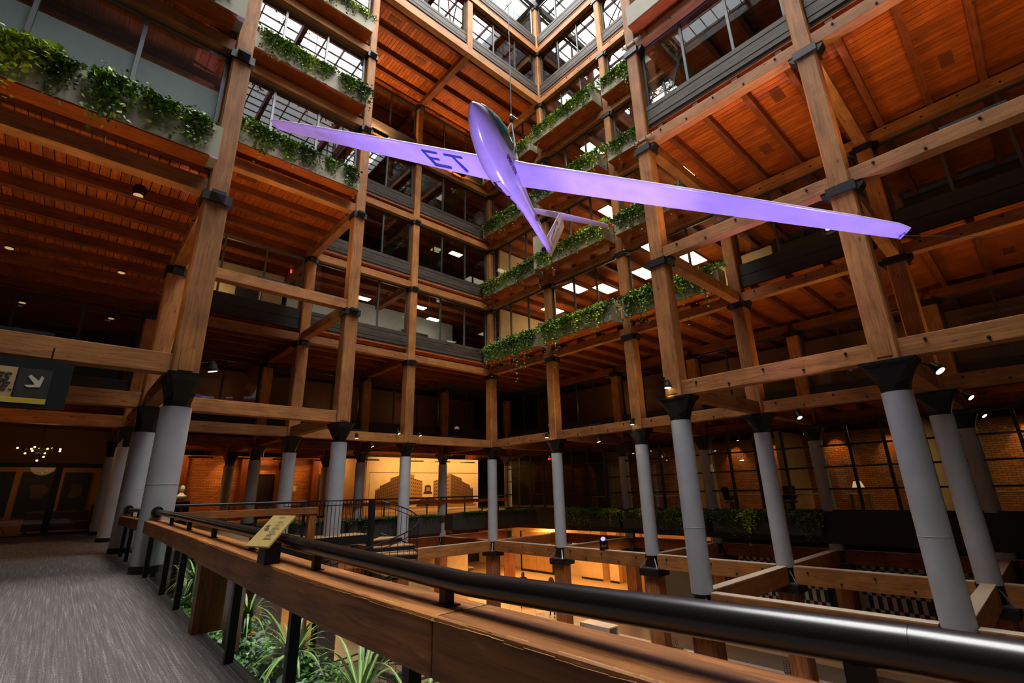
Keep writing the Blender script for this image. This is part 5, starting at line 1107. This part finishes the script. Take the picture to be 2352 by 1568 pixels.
moving_head('added unseen moving head stage light on the hall floor between the big right columns', (-6.5, -14.5, LF), (-7.5, -16.0, 5.1), 6000, 36)
moving_head('added unseen moving head stage light on the hall floor below the glider nose', (-9.0, -10.5, LF), (-9.9, -12.4, 6.7), 5000, 42)
moving_head('added unseen moving head stage light on the hall floor below the left wing', (-11.0, -6.5, LF), (-11.9, -9.0, 8.4), 6200, 34)

# ------------------------------------------------------------------ glider
def make_glider():
    T = Vector((-9.8875, -12.3549, 6.7229)); X, Y, Z = Vector((-0.85136, -0.52451, -0.00938)), Vector((0.48488, -0.77997, -0.39565)), Vector((0.2002, -0.34139, 0.91835))
    W = lambda x, y, z: T + X * x + Y * y + Z * z
    t = thing('glider', 'white sailplane coloured as violet-lit, with blue lettering, hanging nose up in the middle of the atrium', 'glider', tuple(T))
    VLIT = mat('lavender_gelcoat', (.56, .46, .86), .22, 0, .5); WH = mat('white_gelcoat', (.85, .83, .82), .25); BLU = mat('blue_lettering', (.012, .04, .34), .4); INK = mat('navy_lettering', (.02, .012, .07), .5)  # white glider: the violet stage light is put into its base colour
    st = [(2.03, .012, .012, .0), (1.99, .06, .055, .0), (1.9, .125, .11, -.005), (1.7, .22, .18, -.01), (1.4, .315, .25, -.015), (1.0, .385, .3, -.02), (.5, .42, .325, -.015), (0, .41, .31, 0), (-.4, .35, .27, .03), (-.8, .275, .215, .07), (-1.2, .215, .17, .1), (-1.8, .175, .135, .13), (-2.6, .15, .112, .17), (-3.4, .13, .09, .2), (-4.1, .115, .07, .23), (-4.45, .1, .05, .25), (-4.52, .06, .03, .26)]
    def prof(x):
        for a, b in zip(st[:-1], st[1:]):
            if a[0] >= x >= b[0]: f = (a[0] - x) / (a[0] - b[0]); return [a[i] + (b[i] - a[i]) * f for i in (1, 2, 3)]
        return st[-1][1:]
    def surf(x, a, off=0):  # a: angle from +Y side (0) to top (pi/2)
        hh, hw, zc = prof(x); return W(x, (hw + off) * math.cos(a), zc + (hh + off) * math.sin(a))
    n = 36; mb = MB(); xs = []
    for a, b in zip(st[:-1], st[1:]):
        m_ = max(1, int((a[0] - b[0]) / .12)); xs += [a[0] - (a[0] - b[0]) * i / m_ for i in range(m_)]
    xs.append(st[-1][0])
    for x in xs:
        for i in range(n): mb.v.append(tuple(surf(x, 2 * PI * i / n)))
    for q in range(len(xs) - 1):
        for i in range(n): j = (i + 1) % n; mb.f.append((q * n + i, q * n + j, (q + 1) * n + j, (q + 1) * n + i))
    mb.f.append(tuple(range(n))); mb.f.append(tuple(range((len(xs) - 1) * n, len(xs) * n))[::-1])
    mb.build('fuselage', VLIT, t, smooth=True)
    def patch(name, x0, x1, a0, a1, off, m, taper=True, nx=24, na=14, th=0):
        mb = MB()
        for i in range(nx + 1):
            f = i / nx; x = x0 + (x1 - x0) * f; w = math.sin(PI * min(1, max(0, f))) ** .55 if taper else 1
            am, ah = (a0 + a1) / 2, (a1 - a0) / 2 * max(w, .02)
            for j in range(na + 1): mb.v.append(tuple(surf(x, am - ah + 2 * ah * j / na, off * (1 if not taper else (.35 + .65 * math.sin(PI * f))))))
        for i in range(nx):
            for j in range(na): k = i * (na + 1) + j; mb.f.append((k, k + 1, k + na + 2, k + na + 1))
        return mb.build(name, m, t, smooth=True)
    patch('canopy', 1.8, .08, math.radians(3), math.radians(177), .085, mat('teal_canopy', (.02, .17, .17), .1, .2, .9))
    patch('canopy_frame', .68, .62, math.radians(5), math.radians(175), .088, WH, False, 2)
    patch('cockpit_rim', 1.95, -.1, math.radians(-5), math.radians(185), .006, WH)
    # wings: sections (y, leading edge x, chord, z)
    for s in (-1, 1):
        secs = [(.2, .34, .98, .05), (.6, .3, .93, .06), (3.5, .2, .78, .16), (6.6, .04, .56, .28), (7.3, -.03, .48, .31), (7.5, -.12, .38, .32)]
        prof2 = [(0, 0), (.012, .022), (.05, .05), (.15, .085), (.3, .1), (.5, .085), (.75, .045), (1, .003), (1, -.003), (.75, -.012), (.5, -.03), (.3, -.042), (.15, -.038), (.05, -.025), (.012, -.013)]
        for nm, idx, m in (('wing', list(range(len(prof2))), VLIT),):
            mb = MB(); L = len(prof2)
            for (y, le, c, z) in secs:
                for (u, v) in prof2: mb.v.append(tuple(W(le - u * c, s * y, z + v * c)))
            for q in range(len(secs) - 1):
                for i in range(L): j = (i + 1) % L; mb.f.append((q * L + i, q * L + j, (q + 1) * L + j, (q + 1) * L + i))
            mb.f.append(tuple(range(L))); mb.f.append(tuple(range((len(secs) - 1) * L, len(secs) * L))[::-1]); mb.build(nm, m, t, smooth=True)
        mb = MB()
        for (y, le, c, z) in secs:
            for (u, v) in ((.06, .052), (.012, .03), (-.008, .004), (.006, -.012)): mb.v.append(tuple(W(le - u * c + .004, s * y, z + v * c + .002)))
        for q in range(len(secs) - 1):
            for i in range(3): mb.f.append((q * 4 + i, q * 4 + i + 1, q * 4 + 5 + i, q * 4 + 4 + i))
        mb.build('daylit_leading_edge', WH, t, smooth=True)  # white strip stands in for daylight catching the front of the wing
        # aileron slot line
        mb = MB()
        for y0, y1 in ((.7, 7.1),):
            for q in range(12):
                ya, yb = y0 + (y1 - y0) * q / 12, y0 + (y1 - y0) * (q + 1) / 12
                def sec(y):
                    for a, b in zip(secs[:-1], secs[1:]):
                        if a[0] <= y <= b[0]: f = (y - a[0]) / (b[0] - a[0]); return [a[i] + (b[i] - a[i]) * f for i in (1, 2, 3)]
                a, b = sec(ya), sec(yb); zz = -.02
                mb.quad(W(a[0] - .82 * a[1], s * ya, a[2] + zz * a[1] + .002), W(b[0] - .82 * b[1], s * yb, b[2] + zz * b[1] + .002), W(b[0] - .832 * b[1], s * yb, b[2] + zz * b[1]), W(a[0] - .832 * a[1], s * ya, a[2] + zz * a[1]))
        # stabiliser
        mb = MB(); sec3 = [(.02, -4.02, .42, 1.33), (1.35, -4.12, .27, 1.33), (1.5, -4.17, .2, 1.33)]; pr = [(0, 0), (.05, .045), (.3, .06), (1, .005), (1, -.005), (.3, -.06), (.05, -.045)]; L = len(pr)
        for (y, le, c, z) in sec3:
            for (u, v) in pr: mb.v.append(tuple(W(le - u * c, s * y, z + v * c)))
        for q in range(2):
            for i in range(L): j = (i + 1) % L; mb.f.append((q * L + i, q * L + j, (q + 1) * L + j, (q + 1) * L + i))
        mb.f.append(tuple(range(L))); mb.f.append(tuple(range(2 * L, 3 * L))[::-1]); mb.build('stabiliser', mat('pale_lavender_gelcoat', (.66, .58, .88), .25), t, smooth=True)  # violet light put into the stabiliser colour as well, paler
    # fin and rudder
    for nm, (x0a, x1a, x0b, x1b) in (('fin', (-3.72, -4.3, -4.02, -4.32)), ('rudder', (-4.305, -4.72, -4.325, -4.86))):
        mb = MB(); za, zb = .22, 1.32
        if nm == 'rudder': za = .16
        for z, xa, xb, wd in ((za, x0a, x1a, .045), (zb, x0b, x1b, .03)):
            for x, y in ((xa, .004), (xa - (xa - xb) * .25, wd), (xb, wd * (.8 if nm == 'fin' else .1)), (xb, -wd * (.8 if nm == 'fin' else .1)), (xa - (xa - xb) * .25, -wd), (xa, -.004)): mb.v.append(tuple(W(x, y, z)))
        for i in range(6): j = (i + 1) % 6; mb.f.append((i, j, 6 + j, 6 + i))
        mb.f.append(tuple(range(6))[::-1]); mb.f.append(tuple(range(6, 12))); mb.build(nm, mat('pinkish_white_gelcoat', (.78, .68, .74), .25), t)
    R3 = Matrix((X, Y, Z)).transposed().to_4x4()
    def glyph(name, body, size, m, frm, par=t, shear=0, bold=.0):
        cu = bpy.data.curves.new(name, 'FONT'); cu.body = body; cu.size = size; cu.extrude = .0; cu.align_x = 'CENTER'; cu.align_y = 'CENTER'; cu.shear = shear; cu.offset = bold; cu.resolution_u = 3
        to = bpy.data.objects.new(name, cu); C.objects.link(to); dg = bpy.context.evaluated_depsgraph_get(); me = bpy.data.meshes.new_from_object(to.evaluated_get(dg)); bpy.data.objects.remove(to)
        me.materials.clear(); me.materials.append(m)
        for v in me.vertices: v.co = frm(v.co.x, v.co.y) - T
        return link(name, me, m, par, T)
    # ET under the right wing, read from below; letters are built as sheared strokes
    def et(strokes, frm, nm):
        mb = MB()
        for (a, b, w_) in strokes:
            a, b = Vector(a), Vector(b); d = (b - a).normalized(); p = Vector((-d.y, d.x)) * w_ / 2
            q = [a - p, b - p, b + p, a + p]; mb.f.append(tuple(range(len(mb.v), len(mb.v) + 4))); mb.v += [tuple(frm(c[0], c[1])) for c in q]
        mb.build(nm, BLU, t)
    def under(sx, sy):
        y = 2.16 - sx; f = y / 3.5; le = .34 - .04 * f * 3.4; z = .05 + .11 * (y - .2) / 3.3
        return W(le - .13 - (.6 - sy), -y, z - .042)
    E_ = [((.0, .6), (.13, .0), .085), ((-.03, .565), (.42, .565), .08), ((.06, .31), (.36, .31), .075), ((.1, .04), (.58, .04), .08)]
    T_ = [((.6, .565), (1.12, .565), .08), ((.84, .57), (1.02, .0), .09)]
    et([(a, b, w_) for a, b, w_ in E_], under, 'letter_e'); et(T_, under, 'letter_t')
    glyph('lettering', 'SPEED ASTIR', .1, INK, lambda u, v: surf(.35 - u * 1.2, -.13 + v / .4, .004), bold=.003)
    glyph('registration', 'N600HH', .2, INK, lambda u, v: surf(-2.35 - u * .8, .12 + v / .15, .004), bold=.003)
    fin = lambda u, v: W(-4.1 - u, .05, .72 + v)
    et([((-.1, .3), (-.02, -.25), .05), ((-.1, .29), (.06, .24), .05), ((-.06, .04), (.05, 0), .045), ((-.02, -.24), (.13, -.28), .05), ((.1, .2), (.24, .16), .04), ((.17, .18), (.22, -.26), .03)], fin, 'fin_letters')
    # wheel and its door, tow hook
    wl = MB(); wc = W(-.05, 0, -.29); wl.tube(wc - Y * .05, wc + Y * .05, .14, n=20); wl.build('wheel', IRON, t)
    patch('wheel_door', .2, -.5, math.radians(-84), math.radians(-66), .012, VLIT, False, 8, 4)
    patch('wheel_bay', .18, -.48, math.radians(-101), math.radians(-85), .005, IRON, False, 8, 4)
    MB().obox(W(-.62, .02, -.27), X * .02, Y * .03, Z * .012).build('vent', IRON, t); MB().tube(W(2.0, 0, .0), W(2.05, 0, .0), .012, n=8).build('pitot', IRON, t)
    MB().tube(W(-3.9, 0, .02), W(-3.98, 0, .02) - Y * .03, .07, n=12).build('tail_wheel', IRON, t)
    MB().obox(W(-.35, 7.47, .33), X * .09, Y * .012, Z * .06).build('tip_skid', VLIT, t); MB().obox(W(-.35, -7.47, .33), X * .09, Y * .012, Z * .06).build('tip_skid', VLIT, t)
    # rigging
    t2 = thing('hanging_cable', 'steel cable with shackle carrying the glider from the skylight', 'cable', tuple(W(0, 0, .5)))
    top = W(-.1, 0, .3) ; kx = top + Vector((0.15, .1, 1.35)); rc = mat('steel_cable', (.25, .25, .26), .4, .7)
    MB().tube(kx, Vector((kx.x, kx.y, 28.0)), .012, n=6).build('main_cable', rc, t2)
    for p in (W(.1, .28, .2), W(.1, -.28, .2), W(-.5, 0, .3)): MB().tube(kx - Vector((0, 0, .12)), p, .012, n=6).build('sling', rc, t2)
    MB().lathe([(.03, -.14), (.05, -.08), (.05, .02), (.02, .1)], tuple(kx), 10).build('shackle', STEEL, t2); MB().tube(kx + Vector((-.02, .02, .1)), kx + Vector((.1, -.1, -.06)), .014, n=6).build('hook', rc, t2)
    t3 = thing('guy_wire', 'thin guy wire from the right wing tip to the right edge', 'cable', tuple(W(-.3, 7.4, .3))); MB().tube(W(-.35, 7.42, .28), Vector((-1.5, -21.3, 4.2)), .005, n=5).build('wire', rc, t3)
make_glider()
